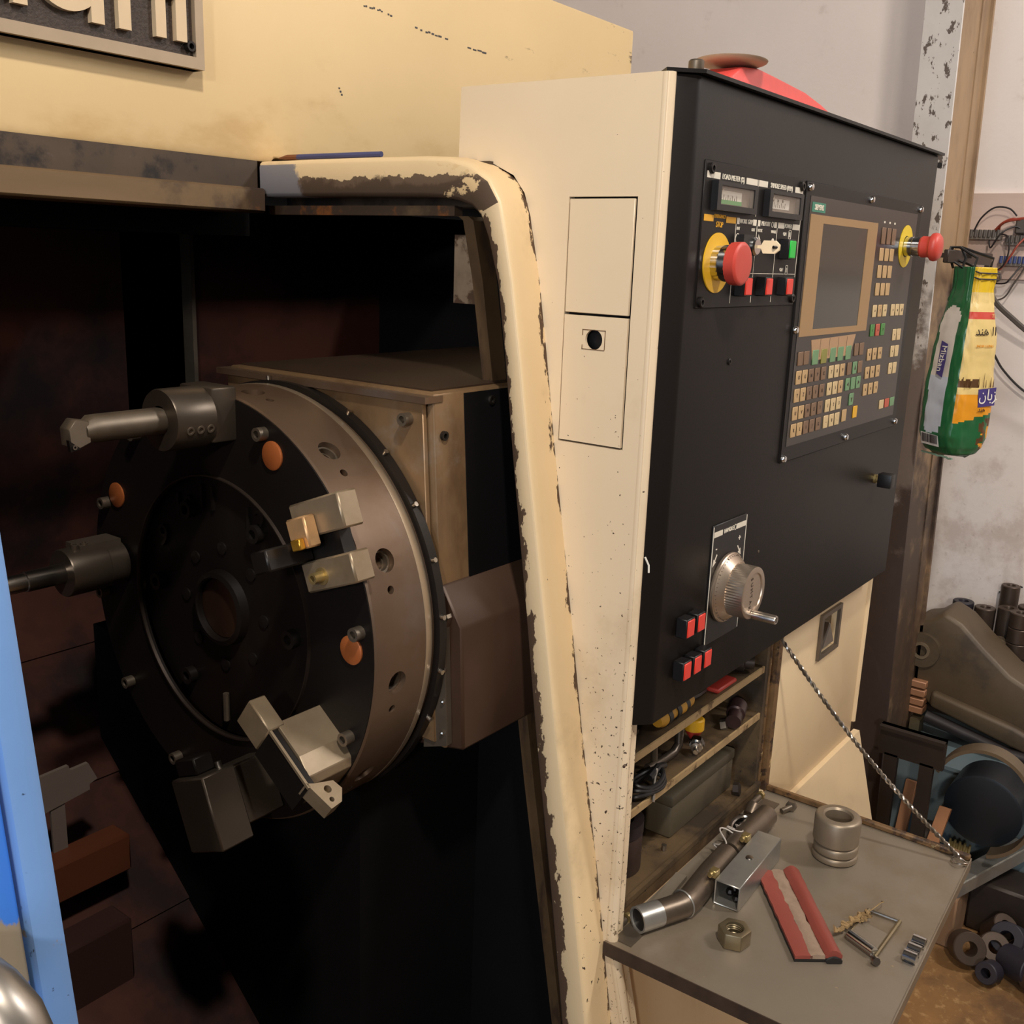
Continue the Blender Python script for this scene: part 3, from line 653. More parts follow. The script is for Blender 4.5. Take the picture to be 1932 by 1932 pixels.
for ri, z in enumerate(rows):
    for ci, x in enumerate(cols):
        m = key_tan if ci < 2 else key_brown if ci < 5 else key_cream
        if ci == 7 and ri < 2: m = key_tan
        key(x, z, m)
        if ci < 5: mk_(x, z, 'OGNPXYZEFHUVMSTRLIJK'[ri*5+ci])
        else: mk_(x, z, ['789', '456', '123', '-0.'][ri][ci-5])
for x in (1.370, 1.391): key(x, 1.377, key_brown)
for x, m in ((1.424, key_green), (1.457, key_olive), (1.492, key_green), (1.523, key_green), (1.556, key_green)): key(x, 1.376, m, .0105, .0105)
for x in (1.590, 1.613): key(x, 1.379, key_brown)
for x, m in ((1.568, key_brown), (1.592, key_green), (1.615, key_brown)): key(x, 1.351, m)
for x, m in ((1.568, key_green), (1.592, key_green), (1.615, key_green)): key(x, 1.327, m)
key(1.592, 1.302, key_green); key(1.568, 1.279, key_tan); key(1.616, 1.280, key_yel)
for x, z, a in ((1.592, 1.351, pi/2), (1.568, 1.327, pi), (1.615, 1.327, 0), (1.592, 1.302, -pi/2)):
    pr_.prism([(x+cos(a+t)*.0042, yk-.0014, z+sin(a+t)*.0042) for t in (0, 2.3, -2.3)], (0, -.0003, 0))
for z in (1.5505, 1.5225, 1.4965, 1.4695):
    for x in (1.654, 1.679, 1.703): key(x, z, key_brown if z > 1.53 else key_tan, .0088, .0125 if z > 1.53 else .0098)
for x, s in zip((1.653, 1.678, 1.702, 1.742, 1.765, 1.788), '+|+=o#'): key(x, 1.436, key_cream if x != 1.678 else key_tan); mk_(x, 1.436, s)
for x, m in ((1.653, key_gr2), (1.678, key_red), (1.703, key_gr2)): key(x, 1.406, m); mk_(x, 1.406, '1' if x == 1.653 else 'o' if x < 1.69 else '2', .006)
for z in (1.395, 1.3675, 1.339):
    for x in (1.766, 1.789): key(x, z, key_cream); mk_(x, z, '+' if x < 1.78 else '-', .006)
for z in (1.368, 1.339, 1.312):
    for x in (1.652, 1.677, 1.703): key(x, z, key_tan); mk_(x, z, '%', .0055)
for x, m in ((1.743, key_cream), (1.771, key_red), (1.798, key_green)): key(x, 1.2805, m, .0105, .0075)
pr_.put('key_legends', key_print, su, kind='stuff')
g = G()
for x in (1.654, 1.679, 1.703): g.box((x-.003, yk-.0003, 1.5695), (x+.003, yk, 1.5725))
g.put('lettering', white_print, su)
for x, z in ((1.345, 1.601), (1.583, 1.600), (1.826, 1.599), (1.342, 1.417), (1.587, 1.243), (1.345, 1.240), (1.829, 1.243)): screw(su, (x, YF-.003, z), (0, -1, 0), .0055, .005, chrome, socket=False)
# --- handwheel
hp = G().box((1.150, YF-.002, 1.018), (1.247, YF+.001, 1.1795)); hp.bevel(.0008, 1); hp = hp.put('handwheel_plate', black_plastic, con)
g = G(); g.box((1.153, YF-.0024, 1.1635), (1.176, YF-.002, 1.1705)); g.box((1.218, YF-.0024, 1.1635), (1.245, YF-.002, 1.1705)); T(g, 'HANDLE', .008, 1.1945, 1.167, YF-.0022, sx=.9)
g.tubering([(.004, 0), (.004, .0003), (.003, .0003), (.003, 0)], (1.2135, YF-.002, 1.167), (0, -1, 0), 14)
T(g, '+', .013, 1.229, 1.149, YF-.0022); T(g, '-', .013, 1.162, 1.148, YF-.0022)
for cx, cz, a in ((1.160, 1.132, -2.2), (1.231, 1.132, -.9)):
    d = V((cos(a), 0, sin(a))); p = V((d.z, 0, -d.x)); c = V((cx, YF-.002, cz))
    g.prism([c+d*.009, c+p*.004, c+p*.001, c+p*.001-d*.009, c-p*.001-d*.009, c-p*.001, c-p*.004], (0, -.0004, 0))
for x in (1.1505, 1.2465): g.box((x-.0004, YF-.0026, 1.02), (x+.0004, YF-.0018, 1.178))
g.put('lettering', white_print, hp)
hx, hz = 1.199, 1.0885
hw = G().lathe([(.046, 0), (.047, .0015), (.047, .0045), (.0455, .006), (.0445, .006), (.040, .012), (.036, .016)], (hx, YF-.002, hz), (0, -1, 0), 56).put('handwheel', dial_alu, con)
nt = 120; rings = []
for hh, r, k in ((.014, .034, 1), (.015, .035, 1), (.038, .035, 1), (.0395, .0345, 0), (.040, .033, 0), (.040, .027, 0), (.0385, .0265, 0), (.0385, .010, 0)):
    rings.append([(hx+cos(2*pi*i/nt)*(r-(.0011 if k and i % 2 else 0)), YF-.002-hh, hz+sin(2*pi*i/nt)*(r-(.0011 if k and i % 2 else 0))) for i in range(nt)])
G().ring_loft(rings).put('knurled_knob', dial_alu, hw)
g = G()
for i in range(50):
    a = 2*pi*i/50; r0, r1 = .0415, .0445 if i % 5 else .0452
    d = V((cos(a), 0, sin(a))); p = V((-d.z, 0, d.x)); c = V((hx, YF-.0092, hz))
    g.obox(c+d*.0425, d*(.0012 if i % 5 else .002), p*.0002, (0, .0012, 0))
g.put('dial_marks', key_print, hw)
g = G(); wrd = 'SUMTAK'
for i, s in enumerate(wrd):
    a = radians(118+i*27) if False else radians(-62+i*0)
    t = i-2.5; c = V((hx-.004-.0008*t*t*.3, YF-.0405, hz-t*.0078))
    add(g, text_geo(s, .0085, c, (.25, 0, -1), (1, 0, .25)))
g.put('lettering', key_print, hw)
cx_, cz_ = hx+.004, hz-.030
g = G().lathe([(.0062, 0), (.0062, .032), (.0055, .0335), (.0035, .0335), (.0033, .030)], (cx_, YF-.041, cz_), (0, -1, 0), 18); g.put('crank_pin', steel, hw)
# --- small rotary knob and blank screws
kn = G().lathe([(.008, 0), (.008, .004), (.006, .005), (.006, .008)], (1.770, YF, 1.148), (0, -1, 0), 16).put('rotary_knob', brass, con)
g = G().obox((1.770, YF-.020, 1.148), (.011, 0, 0), (0, .012, 0), (0, 0, .012)); g.bevel(.002, 2); g.put('knob_grip', black_plastic, kn)
screw(con, (1.156, YF, 1.385), (0, -1, 0), .004, .002, tool_black); screw(con, (1.30, YF, 1.115), (0, -1, 0), .002, .001, dull_steel)
g = G(); g.tube([(1.012, .566, 1.165), (1.016, .5628, 1.155), (1.0165, .5624, 1.146)], .0012, 6); g.put('paint_scratch', scale_white, con)

# ------------------------------------------------------------------ turret
CY, CZ, RT, XT = .992, 1.071, .267, .73
def U(th): t = radians(th); return V((0, -cos(t), sin(t)))
def Nn(th): t = radians(th); return V((0, sin(t), cos(t)))
CT = V((0, CY, CZ))
XR = XT+.0012
tur = thing('turret', 'round twelve station tool turret disc, oily black face and brown steel rim', 'turret', (XT+.05, CY, CZ))
rim = G().tubering([(RT-.002, 0), (RT, .002), (RT, .088), (RT-.006, .096), (RT-.006, .100), (RT-.05, .100), (RT-.05, 0)], (XR, CY, CZ), (1, 0, 0), 120).put('rim', rim_steel, tur)
cg = G()
stations = [-6.7+30*k for k in range(12)]
for th in stations:
    c = CT+V((XT+.036, 0, 0)); cg.cyl(c+U(th)*(RT-.018), c+U(th)*(RT+.01), .0135, n=24)
cut(rim, cg)
cg = G()
for th in stations[:4]+stations[10:]:
    c = CT+V((XT+.034, 0, 0)); cg.cyl(c+U(th-7)*(RT-.008), c+U(th-7)*(RT+.01), .0048, n=14)
cut(rim, cg)
for th in stations:
    if -40 < th < 100 or th > 320:
        c = CT+V((XT+.036, 0, 0)); d = U(th)
        G().tubering([(.0132, 0), (.0132, .012), (.0105, .012), (.0105, .005), (.0085, .005), (.0085, 0)], c+d*(RT-.0195), d, 24).put('clamp_screw', dull_steel, tur)
G().tubering([(RT+.0004, .079), (RT+.0004, .0875), (RT-.0055, .0965), (RT-.012, .0965), (RT-.012, .079)], (XR, CY, CZ), (1, 0, 0), 120).put('rim_edge', mat('bare_rim_edge', (170, 152, 130), .34, .7, var=.08), tur)
G().tubering([(RT+.003, 0), (RT+.003, .012), (RT-.05, .012), (RT-.05, 0)], (XT+.1005, CY, CZ), (1, 0, 0), 100).put('index_ring', tool_black, tur)
for a in (95, 64, 49, 34, 20, 6, -8, -22):
    p = CT+V((XT+.104, 0, 0))+U(a)*(RT+.003); G().cyl(p, p+U(a)*.005, .003, n=10).put('index_pin', steel, tur)
# face: plate with recessed centre, raised hub ring
G().tubering([(.262, 0), (.2645, .002), (.2645, .0035), (.163, .0035), (.163, 0)], (XT+.0033, CY, CZ), (-1, 0, 0), 96).put('face_ring', disc_black, tur)
G().lathe([(.165, 0), (.165, .003), (.0, .0031)], (XT+.012, CY, CZ), (-1, 0, 0), 64).put('face_plate', disc_black, tur)
G().tubering([(.163, 0), (.1638, .0035), (.1655, .0038), (.1662, 0)], (XT-.0002, CY, CZ), (-1, 0, 0), 90).put('recess_edge', mat('dark_worn_edge', (58, 48, 42), .4, .6, var=.3, vs=12), tur)
G().tubering([(.048, 0), (.046, .012), (.040, .014), (.038, .012), (.038, 0)], (XT+.010, CY, CZ), (-1, 0, 0), 48).put('hub_ring', disc_black, tur)
G().lathe([(.037, 0), (.037, .006), (.0, .0062)], (XT+.010, CY, CZ), (-1, 0, 0), 40).put('hub_cap', mat('hub_brown', (60, 40, 28), .4, .4), tur)
for a in (62.3, 2.3, 152.3):
    p = CT+V((XT, 0, 0))+U(a)*.232; G().lathe([(.0165, 0), (.0165, .002), (.015, .003), (0, .0032)], p, (-1, 0, 0), 24).put('copper_plug', copper, tur)
for th in stations:
    a = th+14.3; p = CT+V((XT, 0, 0))+U(a)*.247
    G().tubering([(.0078, 0), (.0078, .012), (.0045, .012), (.0045, .004), (0.001, .004), (.001, 0)], p, (-1, 0, 0), 16).put('cap_screw', dull_steel, tur)
for k in range(6):
    p = CT+V((XT+.010, 0, 0))+U(-123+60*k)*.128
    G().tubering([(.011, 0), (.011, .012), (.006, .012), (.006, .003), (.001, .003), (.001, 0)], p, (-1, 0, 0), 16).put('cap_screw', tool_black, tur)
for k in range(8):
    p = CT+V((XT+.010, 0, 0))+U(-45+45*k)*.075; G().lathe([(.008, 0), (.008, .003), (0, .004)], p, (-1, 0, 0), 12).put('plug', tool_black, tur)
for s, a in (('10', 122), ('11', 100), ('12', 62), ('9', 150)):
    c = CT+V((XT+.0085, 0, 0))+U(a)*.135
    text_geo(s, .042, c, (0, -1, 0), (0, 0, 1), depth=.003).put('cast_number', tool_black, tur)
p = CT+V((XT+.005, 0, 0))+U(-89)*.13; G().cyl(p+V((0, 0, .018)), p-V((0, 0, .018)), .004, n=8).put('dowel', dull_steel, tur)

# --- tools: each is lifted out by itself
def boring_holder(name, label, y, z, x_bar, r_bar, flange, bar_m, screws_top):
    t = thing(name, label, 'tool holder', (XT-.03, y, z), 'boring bar holders on the turret')
    if flange:
        g = G().box((.698, y-.026, z-.028), (XT+.002, y+.034, z+.034)); g.bevel(.003, 2); g.put('flange', holder_steel, t)
    else:
        g = G().lathe([(.030, 0), (.030, .026)], (.7015, y, z), (1, 0, 0), 36); g.bevel(.001, 1); g.put('flange', holder_steel, t)
    g = G().tubering([(.0335 if flange else .030, 0), (.0345 if flange else .031, .002), (.0345 if flange else .031, .050), (.031, .0515), (r_bar, .0515), (r_bar, 0)], (.6485, y, z), (1, 0, 0), 44); g.put('sleeve', holder_steel, t)
    for k, xx in enumerate((.664, .677, .690)):
        a = radians(-15 if not screws_top else 80); d = V((0, -cos(a), sin(a))); R_ = .0345 if flange else .031
        if screws_top and k == 2: continue
        G().tubering([(.0048, 0), (.0048, .0018 if not screws_top else .007), (.0028, .0018 if not screws_top else .007), (.0028, 0)], V((xx, y, z))+d*(R_-.0008), d, 12).put('set_screw', dull_steel, t)
    return t
t1 = boring_holder('boring_bar_holder', 'upper boring bar holder with three set screws, at the top of the turret', .973, 1.313, .53, .016, True, holder_steel, False)
y, z = .973, 1.313
ring = [(cos(a), sin(a)) for a in [radians(x) for x in (-50, -15, 15, 50, 62, 118, 150, 180, 210, 245, 295)]]
def sect(x, k=1, dy=0, dz=0): return [(x, y-c*.0155*k+dy, z+s*.0155*k+dz) for c, s in ring]
G().ring_loft([sect(.6995), sect(.575), sect(.566, .98), sect(.556, .72, -.004, -.001)]).put('bar', dull_steel, t1)
g = G().prism([(.536, y-.014, z+.004), (.536, y-.016, z-.014), (.545, y-.017, z-.016), (.560, y-.013, z-.012), (.560, y-.012, z+.010), (.545, y-.012, z+.013)], (0, .018, 0)); g.bevel(.001, 1); g.put('head', dull_steel, t1)
g = G().prism([(.533, y-.018, z-.006), (.5345, y-.018, z-.018), (.546, y-.018, z-.016)], (0, .005, 0)); g.put('insert', tool_black, t1)
G().tubering([(.0025, 0), (.0025, .002), (.0012, .002), (.0012, 0)], (.5385, y-.0175, z-.0135), (0, -1, 0), 10).put('insert_screw', steel, t1)
t2 = boring_holder('boring_bar_holder', 'lower boring bar holder with round bar, at the left edge of the turret', 1.2, 1.089, .5, .013, False, dull_steel, True)
G().lathe([(.0125, 0), (.0125, .04), (.013, .041), (.013, .10), (.0115, .101), (.0115, .15), (.009, .155)], (.6995, 1.2, 1.089), (-1, 0, 0), 28).put('bar', steel, t2)
g = G().box((.668, 1.188, 1.112), (.725, 1.222, 1.123)); g.put('clamp_flat', dull_steel, t2)

def station_block(th, x0, x1, r0, r1, h0, h1, bev=.002):
    u, n_ = U(th), Nn(th); c = CT+u*((r0+r1)/2)+n_*((h0+h1)/2)+V(((x0+x1)/2, 0, 0))
    g = G().obox(c, ((x1-x0)/2, 0, 0), u*(r1-r0)/2, n_*(h1-h0)/2)
    if bev: g.bevel(bev, 1)
    return g
# square tool clamp at the right of the face
tc_ = thing('turning_tool_holder', 'clamp block holding a dark turning tool with a gold tipped insert', 'tool holder', (.70, .77, 1.20))
TH = 21
station_block(TH, .701, XT-.0012, .212, .292, .0545, .093).put('upper_jaw', block_steel, tc_)
station_block(TH, .701, XT-.0012, .208, .288, -.003, .030).put('lower_jaw', block_steel, tc_)
station_block(TH, .712, XT-.0012, .205, .268, .030, .0545, 0).put('slot_back', tool_black, tc_)
station_block(TH, .650, .711, .195, .222, .030, .054).put('tool_shank', tool_black, tc_)
station_block(TH, .684, .7005, .222, .252, .044, .078).put('shim', mat('coppery_shim', (200, 158, 112), .4, .5, var=.15, vs=40), tc_)
station_block(TH, .676, .6835, .232, .246, .044, .056, .001).put('insert', gold, tc_)
u, n_ = U(TH), Nn(TH); c = CT+u*.238+n_*.012+V((.701, 0, 0))
G().tubering([(.0095, 0), (.0095, .0015), (.006, .0015), (.006, .014), (.0035, .014), (.0035, .005), (.001, .005), (.001, 0)], c, (-1, 0, 0), 18).put('clamp_screw', brass, tc_)
# block with parting blade below
TH = -36.7
pb = thing('parting_tool_holder', 'bright ground block with a long parting blade, at the lower right of the turret', 'tool holder', (.70, .78, .93))
g = G(); u, n_ = U(TH), Nn(TH)
def q(x, r, h): return CT+u*r+n_*h+V((x, 0, 0))
g.ring_loft([[q(x, .186, .0), q(x, .186, .05), q(x, .232, .05), q(x, .255, .043), q(x, .262, .034), q(x, .262, .0)] for x in (.668, .7395)]); g.bevel(.0008, 1)
g.put('block', block_steel, pb, smooth=10)
station_block(TH, .742, .772, .20, .262, -.01, .046).put('shank_plate', dull_steel, pb)
station_block(TH, .654, .676, .150, .192, .012, .051, .0015).put('blade_root', block_steel, pb)
station_block(TH, .6555, .667, .192, .268, .004, .0462, 0).put('blade', tool_black, pb)
station_block(TH, .6545, .6575, .192, .268, .0465, .050, 0).put('blade_rib', block_steel, pb)
bp = G().prism([q(.655, .262, .050), q(.664, .266, .050), q(.686, .272, .050), q(.690, .284, .050), q(.680, .297, .050), q(.664, .299, .050)], -n_*.02).put('blade_head', block_steel, pb)
cut(bp, add(G().cyl(q(.674, .278, .04), q(.674, .278, .06), .0045, n=16), G().cyl(q(.671, .290, .04), q(.671, .290, .06), .003, n=12)))
# dark block hanging at the bottom left
TH = -66.7
db = thing('square_tool_holder', 'dark square tool holder with bright edge, hanging at the lower left of the turret', 'tool holder', (.65, .92, .86))
station_block(TH, .6245, .669, .1755, .262, -.030, .035).put('block', holder_steel, db)
station_block(TH, .634, .66, .155, .1755, -.028, .012).put('shank', tool_black, db)
p = CT+U(TH)*.176+Nn(TH)*.018+V((.660, 0, 0)); G().cyl(p, p-U(TH)*.008, .004, n=10).put('grub_screw', steel, db)
station_block(TH, .669, XT-.001, .18, .25, -.02, .02).put('base', holder_steel, db)

# --- turret housing behind the disc
th_ = thing('turret_housing', 'brown stained steel turret housing with bolted end plate behind the disc', 'machine body', (1.1, .93, .92))
hp_ = [(.759, 1.348), (1.118, 1.348), (1.10, .925), (.730, .925)]
g = G().prism([(.8435, a, b) for a, b in [(.766, 1.340), (1.11, 1.340), (1.09, .935), (.738, .935)]], (.007, 0, 0)); g.bevel(.001, 1); g.put('end_plate', housing_steel, th_)
g = G().prism([(.854, a, b) for a, b in hp_], (.50, 0, 0)); g.bevel(.003, 2); g.put('body', housing_steel, th_)
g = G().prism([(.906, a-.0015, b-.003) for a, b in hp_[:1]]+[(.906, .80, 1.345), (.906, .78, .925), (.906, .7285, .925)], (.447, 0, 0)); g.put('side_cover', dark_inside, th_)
g = G().prism([(.838, .757, 1.338), (.838, 1.125, 1.338), (.838, 1.125, 1.3455), (.838, .757, 1.3455)], (.03, 0, 0)); g.put('top_trim', rim_steel, th_)
G().box((.868, .775, 1.3482), (1.352, 1.112, 1.3500)).put('top_shade_sheet', mat('top_shade_brown', (58, 43, 32), .45, .2, var=.2, vs=6), th_)  # added dark sheet for the shaded top; the body steel runs underneath
G().prism([(.8505, a, b) for a, b in [(.770, 1.336), (1.1, 1.336), (1.08, .94), (.742, .94)]], (.0036, 0, 0)).put('gasket', gasket_black, th_)
for yy, zz in ((.786, 1.318), (.80, 1.0)):
    G().tubering([(.0075, 0), (.0075, .012), (.0045, .012), (.0045, .004), (.001, .004), (.001, 0)], (.8435, yy, zz), (-1, 0, 0), 18).put('cap_screw', dull_steel, th_)
for xx, zz in ((.868, 1.300), (.955, 1.333), (.95, 1.0)):
    G().tubering([(.0055, 0), (.0055, .004), (.003, .004), (.003, 0)], (xx, .759-(1.348-zz)*.0686, zz), (0, -1, .0), 14).put('cap_screw', steel if zz > 1.32 else tool_black, th_)
sl = thing('cross_slide', 'brown cast slide block below the housing, right of the disc', 'machine body', (1.0, .74, .5))
g = G().prism([(.857, .80, 1.128), (.857, .742, 1.128), (.857, .712, 1.082), (.857, .705, .93), (.857, .78, .915)], (.42, 0, 0)); g.bevel(.003, 1); g.put('block', mat('dark_slide_casting', (70, 50, 38), .45, .3, var=.2, vs=6), sl)
g = G().prism([(.846, .758, 1.095), (.846, .730, 1.085), (.846, .722, .935), (.846, .758, .922)], (.010, 0, 0)); g.put('wiper_plate', dull_steel, sl)
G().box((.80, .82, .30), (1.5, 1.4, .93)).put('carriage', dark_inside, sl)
for k in range(3): G().obox((.852, .733+.006*k, 1.075-.004*k), (.004, 0, 0), (0, .001, .002), (0, .006, -.02)).put('chip_curl', steel, sl)
for zz in (1.03, .99, .95): G().sphere((.845, .728, zz), .003, 8).put('rivet', steel, sl)

# ------------------------------------------------------------------ blue sliding door, slid open to the left
dr = thing('sliding_door', 'blue painted sliding door edge with chipped patches, at the left foreground', 'door', (0, .62, .15))
def dy(z): return .730+.145*(z-1.293)
def slab(x0, x1, y0, y1, name, m, z0=.16, z1=1.535):
    g = G(); rings = [[(x0, dy(z)+y0, z), (x1, dy(z)+y0, z), (x1, dy(z)+y1, z), (x0, dy(z)+y1, z)] for z in (z0, .6, 1.0, z1)]
    g.ring_loft(rings); g.bevel(.004, 2); return g.put(name, m, dr)
slab(-.75, .322, .004, .03, 'skin', blue_paint)
slab(.3245, .350, -.003, .034, 'edge_strip', blue_strip)
slab(-.75, -.70, .0, .04, 'edge_strip', blue_strip)
hd = G().tube([(x+.015, y, z+.005) for x, y, z in ((.250, .695, .992), (.254, .668, .990), (.260, .645, .982), (.265, .630, .968), (.268, .622, .948), (.270, .616, .90), (.270, .610, .80), (.266, .618, .77), (.258, .64, .755), (.252, .672, .750))], .022, 20)
hd.put('handle', mat('satin_handle', (176, 168, 158), .36, .85, var=.06, vs=30), dr)

# ------------------------------------------------------------------ fold-down tray and what lies on it
ZT = .6525
tray = thing('fold_down_tray', 'grey sheet steel fold-down tray hung on a twisted wire', 'tray', (1.25, .41, .645))
g = G().prism([(.996, .578, ZT-.004), (1.508, .582, ZT-.004), (1.510, .260, ZT-.004), (1.008, .238, ZT-.004)], (0, 0, .004)); g.put('sheet', tray_steel, tray)
g = G().prism([(1.500, .582, ZT), (1.510, .582, ZT), (1.512, .260, ZT), (1.502, .260, ZT)], (0, 0, .009)); g.bevel(.002, 1); g.put('right_rim', edge_rust, tray)
g = G().prism([(1.006, .238, ZT-.016), (1.510, .260, ZT-.016), (1.510, .2585, ZT-.016), (1.006, .2365, ZT-.016)], (0, 0, .0185)); g.put('front_lip', tray_steel, tray)
g = G().prism([(.994, .578, ZT-.018), (.9955, .578, ZT-.018), (1.0065, .2375, ZT-.018), (1.005, .2375, ZT-.018)], (0, 0, .019)); g.put('left_lip', mat('dark_rusty_edge', (64, 48, 36), .6, .2, var=.3, vs=30), tray)
for x in (1.03, 1.45):
    g = G(); g.box((x-.022, .545, ZT), (x+.022, .572, ZT+.0015)); g.cyl((x-.016, .578, ZT+.004), (x+.016, .578, ZT+.004), .005, n=10); h_ = g.put('hinge', dull_steel, tray)
    G().cyl((x+.020, .578, ZT+.004), (x+.026, .578, ZT+.004), .0065, n=12).put('hinge_pin', brass, tray)
g = G(); g.box((1.205, .2535, ZT), (1.262, .2655, ZT+.002)); tl = g.put('catch_plate', chrome, tray)
for xx in (1.214, 1.232, 1.252): G().cyl((xx, .252, ZT+.007), (xx, .268, ZT+.007), .0075, n=14).put('catch_roller', chrome, tray)
# twisted wire stay: two strands
A_, B_ = V((1.482, .577, .930)), V((1.488, .272, ZT+.010)); n = 260; st = [[], []]
x_, y_, d_ = basis(B_-A_)
for i in range(n+1):
    t = i/n; p = A_.lerp(B_, t)+V((0, 0, -.018*sin(pi*t))); a = t*2*pi*21
    for k in range(2): st[k].append(p+(x_*cos(a+pi*k)+y_*sin(a+pi*k))*.0019)
wr_ = thing('twisted_wire', 'twisted steel wire running from the black console down to the tray corner', 'wire', tuple(B_))
for k in range(2): G().tube(st[k], .0019, 6).put('strand', dull_steel if k else steel, wr_)
g = G(); g.tube([B_+V((.004*cos(a)*2.2-.004, .006*sin(a)*1.8-.002, -.004+.002*sin(a*2))) for a in [k*.5 for k in range(18)]], .0014, 6); g.put('knot', steel, wr_)

def item(name, g, m, label, cat, base, group=None, smooth=38):
    o = g.put(name, m, label=label, cat=cat, group=group, smooth=smooth); return rebase(o, base)
# bent pipe
pp = [(1.046, .553), (1.064, .545), (1.083, .5365), (1.100, .529), (1.112, .525), (1.127, .5245), (1.15, .5265), (1.20, .531), (1.255, .5335)]
pi_ = thing('bent_pipe', 'dark steel pipe with an angled bright elbow end, lying along the tray hinge', 'pipe', (1.15, .53, ZT))
g = G(); g.tube([(x, y, ZT+.0175) for x, y in pp], [.0165]*4+[.0175]*5, 24); o = g.put('tube', pipe_steel, pi_)
G().tubering([(.0172, 0), (.0172, .034), (.0145, .034), (.0145, 0)], (1.040, .556, ZT+.0175), (.90, -.40, 0), 28).put('ferrule', galv, pi_)
G().lathe([(.0145, 0), (.0, .0004)], (1.0425, .555, ZT+.0175), (-.9, .4, 0), 20).put('bore', black_plastic, pi_)
G().tubering([(.0185, 0), (.0195, .0015), (.0185, .003), (.016, .0015)], (1.109, .527, ZT+.0175), (.96, -.2, 0), 24).put('weld_bead', galv, pi_)
g = G().tube([(1.262, .5335, ZT+.018), (1.30, .535, ZT+.018), (1.37, .535, ZT+.018), (1.398, .535, ZT+.018)], [.0165, .0175, .0175, .0165], 22); g.put('pipe', pipe_steel, label='short second dark pipe end to end with the bent one, near the right hinge', cat='pipe'); rebase(bpy.data.objects['pipe'], (1.33, .535, ZT))
# square tube with bolts
sq = thing('square_tube', 'short piece of galvanised square tube beside the pipe on the tray', 'tube', (1.24, .495, ZT))
a0, a1 = V((1.162, .4895, ZT+.0187)), V((1.318, .4975, ZT+.0187)); dx = (a1-a0).normalized(); dyv = V((-dx.y, dx.x, 0)); hw_ = .0182
rings = []
for p, k in ((a0, 1), (a1, 1), (a1, .88), (a0, .88)):
    rings.append([p+dyv*sy*hw_*k+V((0, 0, sz*hw_*k)) for sy, sz in ((-1, -1), (1, -1), (1, 1), (-1, 1))])
g = G().ring_loft(rings, loop=True, caps=False); g.bevel(.0015, 1); g.put('tube', galv, sq)
for k in range(5): G().sphere(a0+dx*(.02+.01*k)+dyv*random.uniform(-.008, .008)+V((0, 0, -.012)), .006, 8).put('swarf', tool_black, sq)
G().lathe([(.006, 0), (.005, .0015), (0, .002)], (a0+a1)/2+V((0, 0, hw_)), (0, 0, 1), 12).put('dimple', steel, sq)
for x, y in ((1.172, .5135), (1.283, .5185)):
    g = G().box((x-.006, y-.005, ZT+.0335), (x+.006, y+.006, ZT+.0445)); g.bevel(.0008, 1); g.cyl((x-.010, y+.003, ZT+.039), (x-.006, y+.002, ZT+.039), .004, n=10)
    item('brass_fitting', g, brass, 'small square brass fitting %s' % ('near the open end of the square tube' if x < 1.2 else 'near the far end of the square tube'), 'fitting', (x, y, ZT+.033), 'brass fittings by the square tube')
# crumpled wire and ring bits behind
g = G(); pts = []
for k in range(60):
    a = k*.55; pts.append((1.262+.0011*k+.012*cos(a*.7), .552+.012*sin(a)-.0006*k*.3, ZT+.006+.030*abs(sin(a*.21))))
g.tube(pts, .0012, 5); item('crumpled_wire', g, wire_white, 'loose crumpled pale wire between pipe and compartment', 'wire', (1.28, .55, ZT))
g = G(); g.tube([(1.335+.022*cos(a), .548+.016*sin(a), ZT+.022+.006*cos(a)) for a in [k*2*pi/24 for k in range(24)]], .0035, 8, loop=True)
item('hose_clip', g, steel, 'bright metal hose clip lying on the pipes by the right hinge', 'clip', (1.335, .548, ZT+.012))
g = G().lathe([(.012, 0), (.014, .002), (.014, .014), (.010, .016), (.010, .03)], (1.345, .557, ZT), (.8, .1, .5), 16); item('dark_fitting', g, tool_black, 'black round fitting on the tray by the compartment lip', 'fitting', (1.35, .558, ZT))
g = G().lathe([(.010, 0), (.012, .002), (.012, .02), (.009, .022)], (1.40, .563, ZT+.004), (.7, .0, .6), 16); item('dark_fitting', g, pipe_steel, 'dull steel fitting tipped up nearest the right hinge', 'fitting', (1.405, .563, ZT))
g = G().obox((1.14, .565, ZT+.004), (.045, .004, 0), (-.001, .008, 0), (0, 0, .003)); item('steel_strip', g, tray_steel, 'flat grey steel strip tucked behind the bent pipe', 'strip', (1.14, .565, ZT))
# nut
nt_ = G().hexprism((1.103, .449, ZT+.0005), (0, 0, 1), .0215, .0215, rot=.35); nt_.bevel(.0016, 2)
nut = item('hex_nut', nt_, nut_steel, 'large hexagonal nut standing alone on the tray', 'nut', (1.103, .449, ZT))
cut(nut, G().cyl((1.103, .449, ZT-.02), (1.103, .449, ZT+.05), .0118, n=24))
g = G(); 
g.tube([(1.103+.0118*cos(a), .449+.0118*sin(a), ZT+.003+.0028*a/(2*pi)) for a in [k*2*pi/20 for k in range(20*6)]], .0011, 5); th2 = g.put('thread', nut_steel, nut)
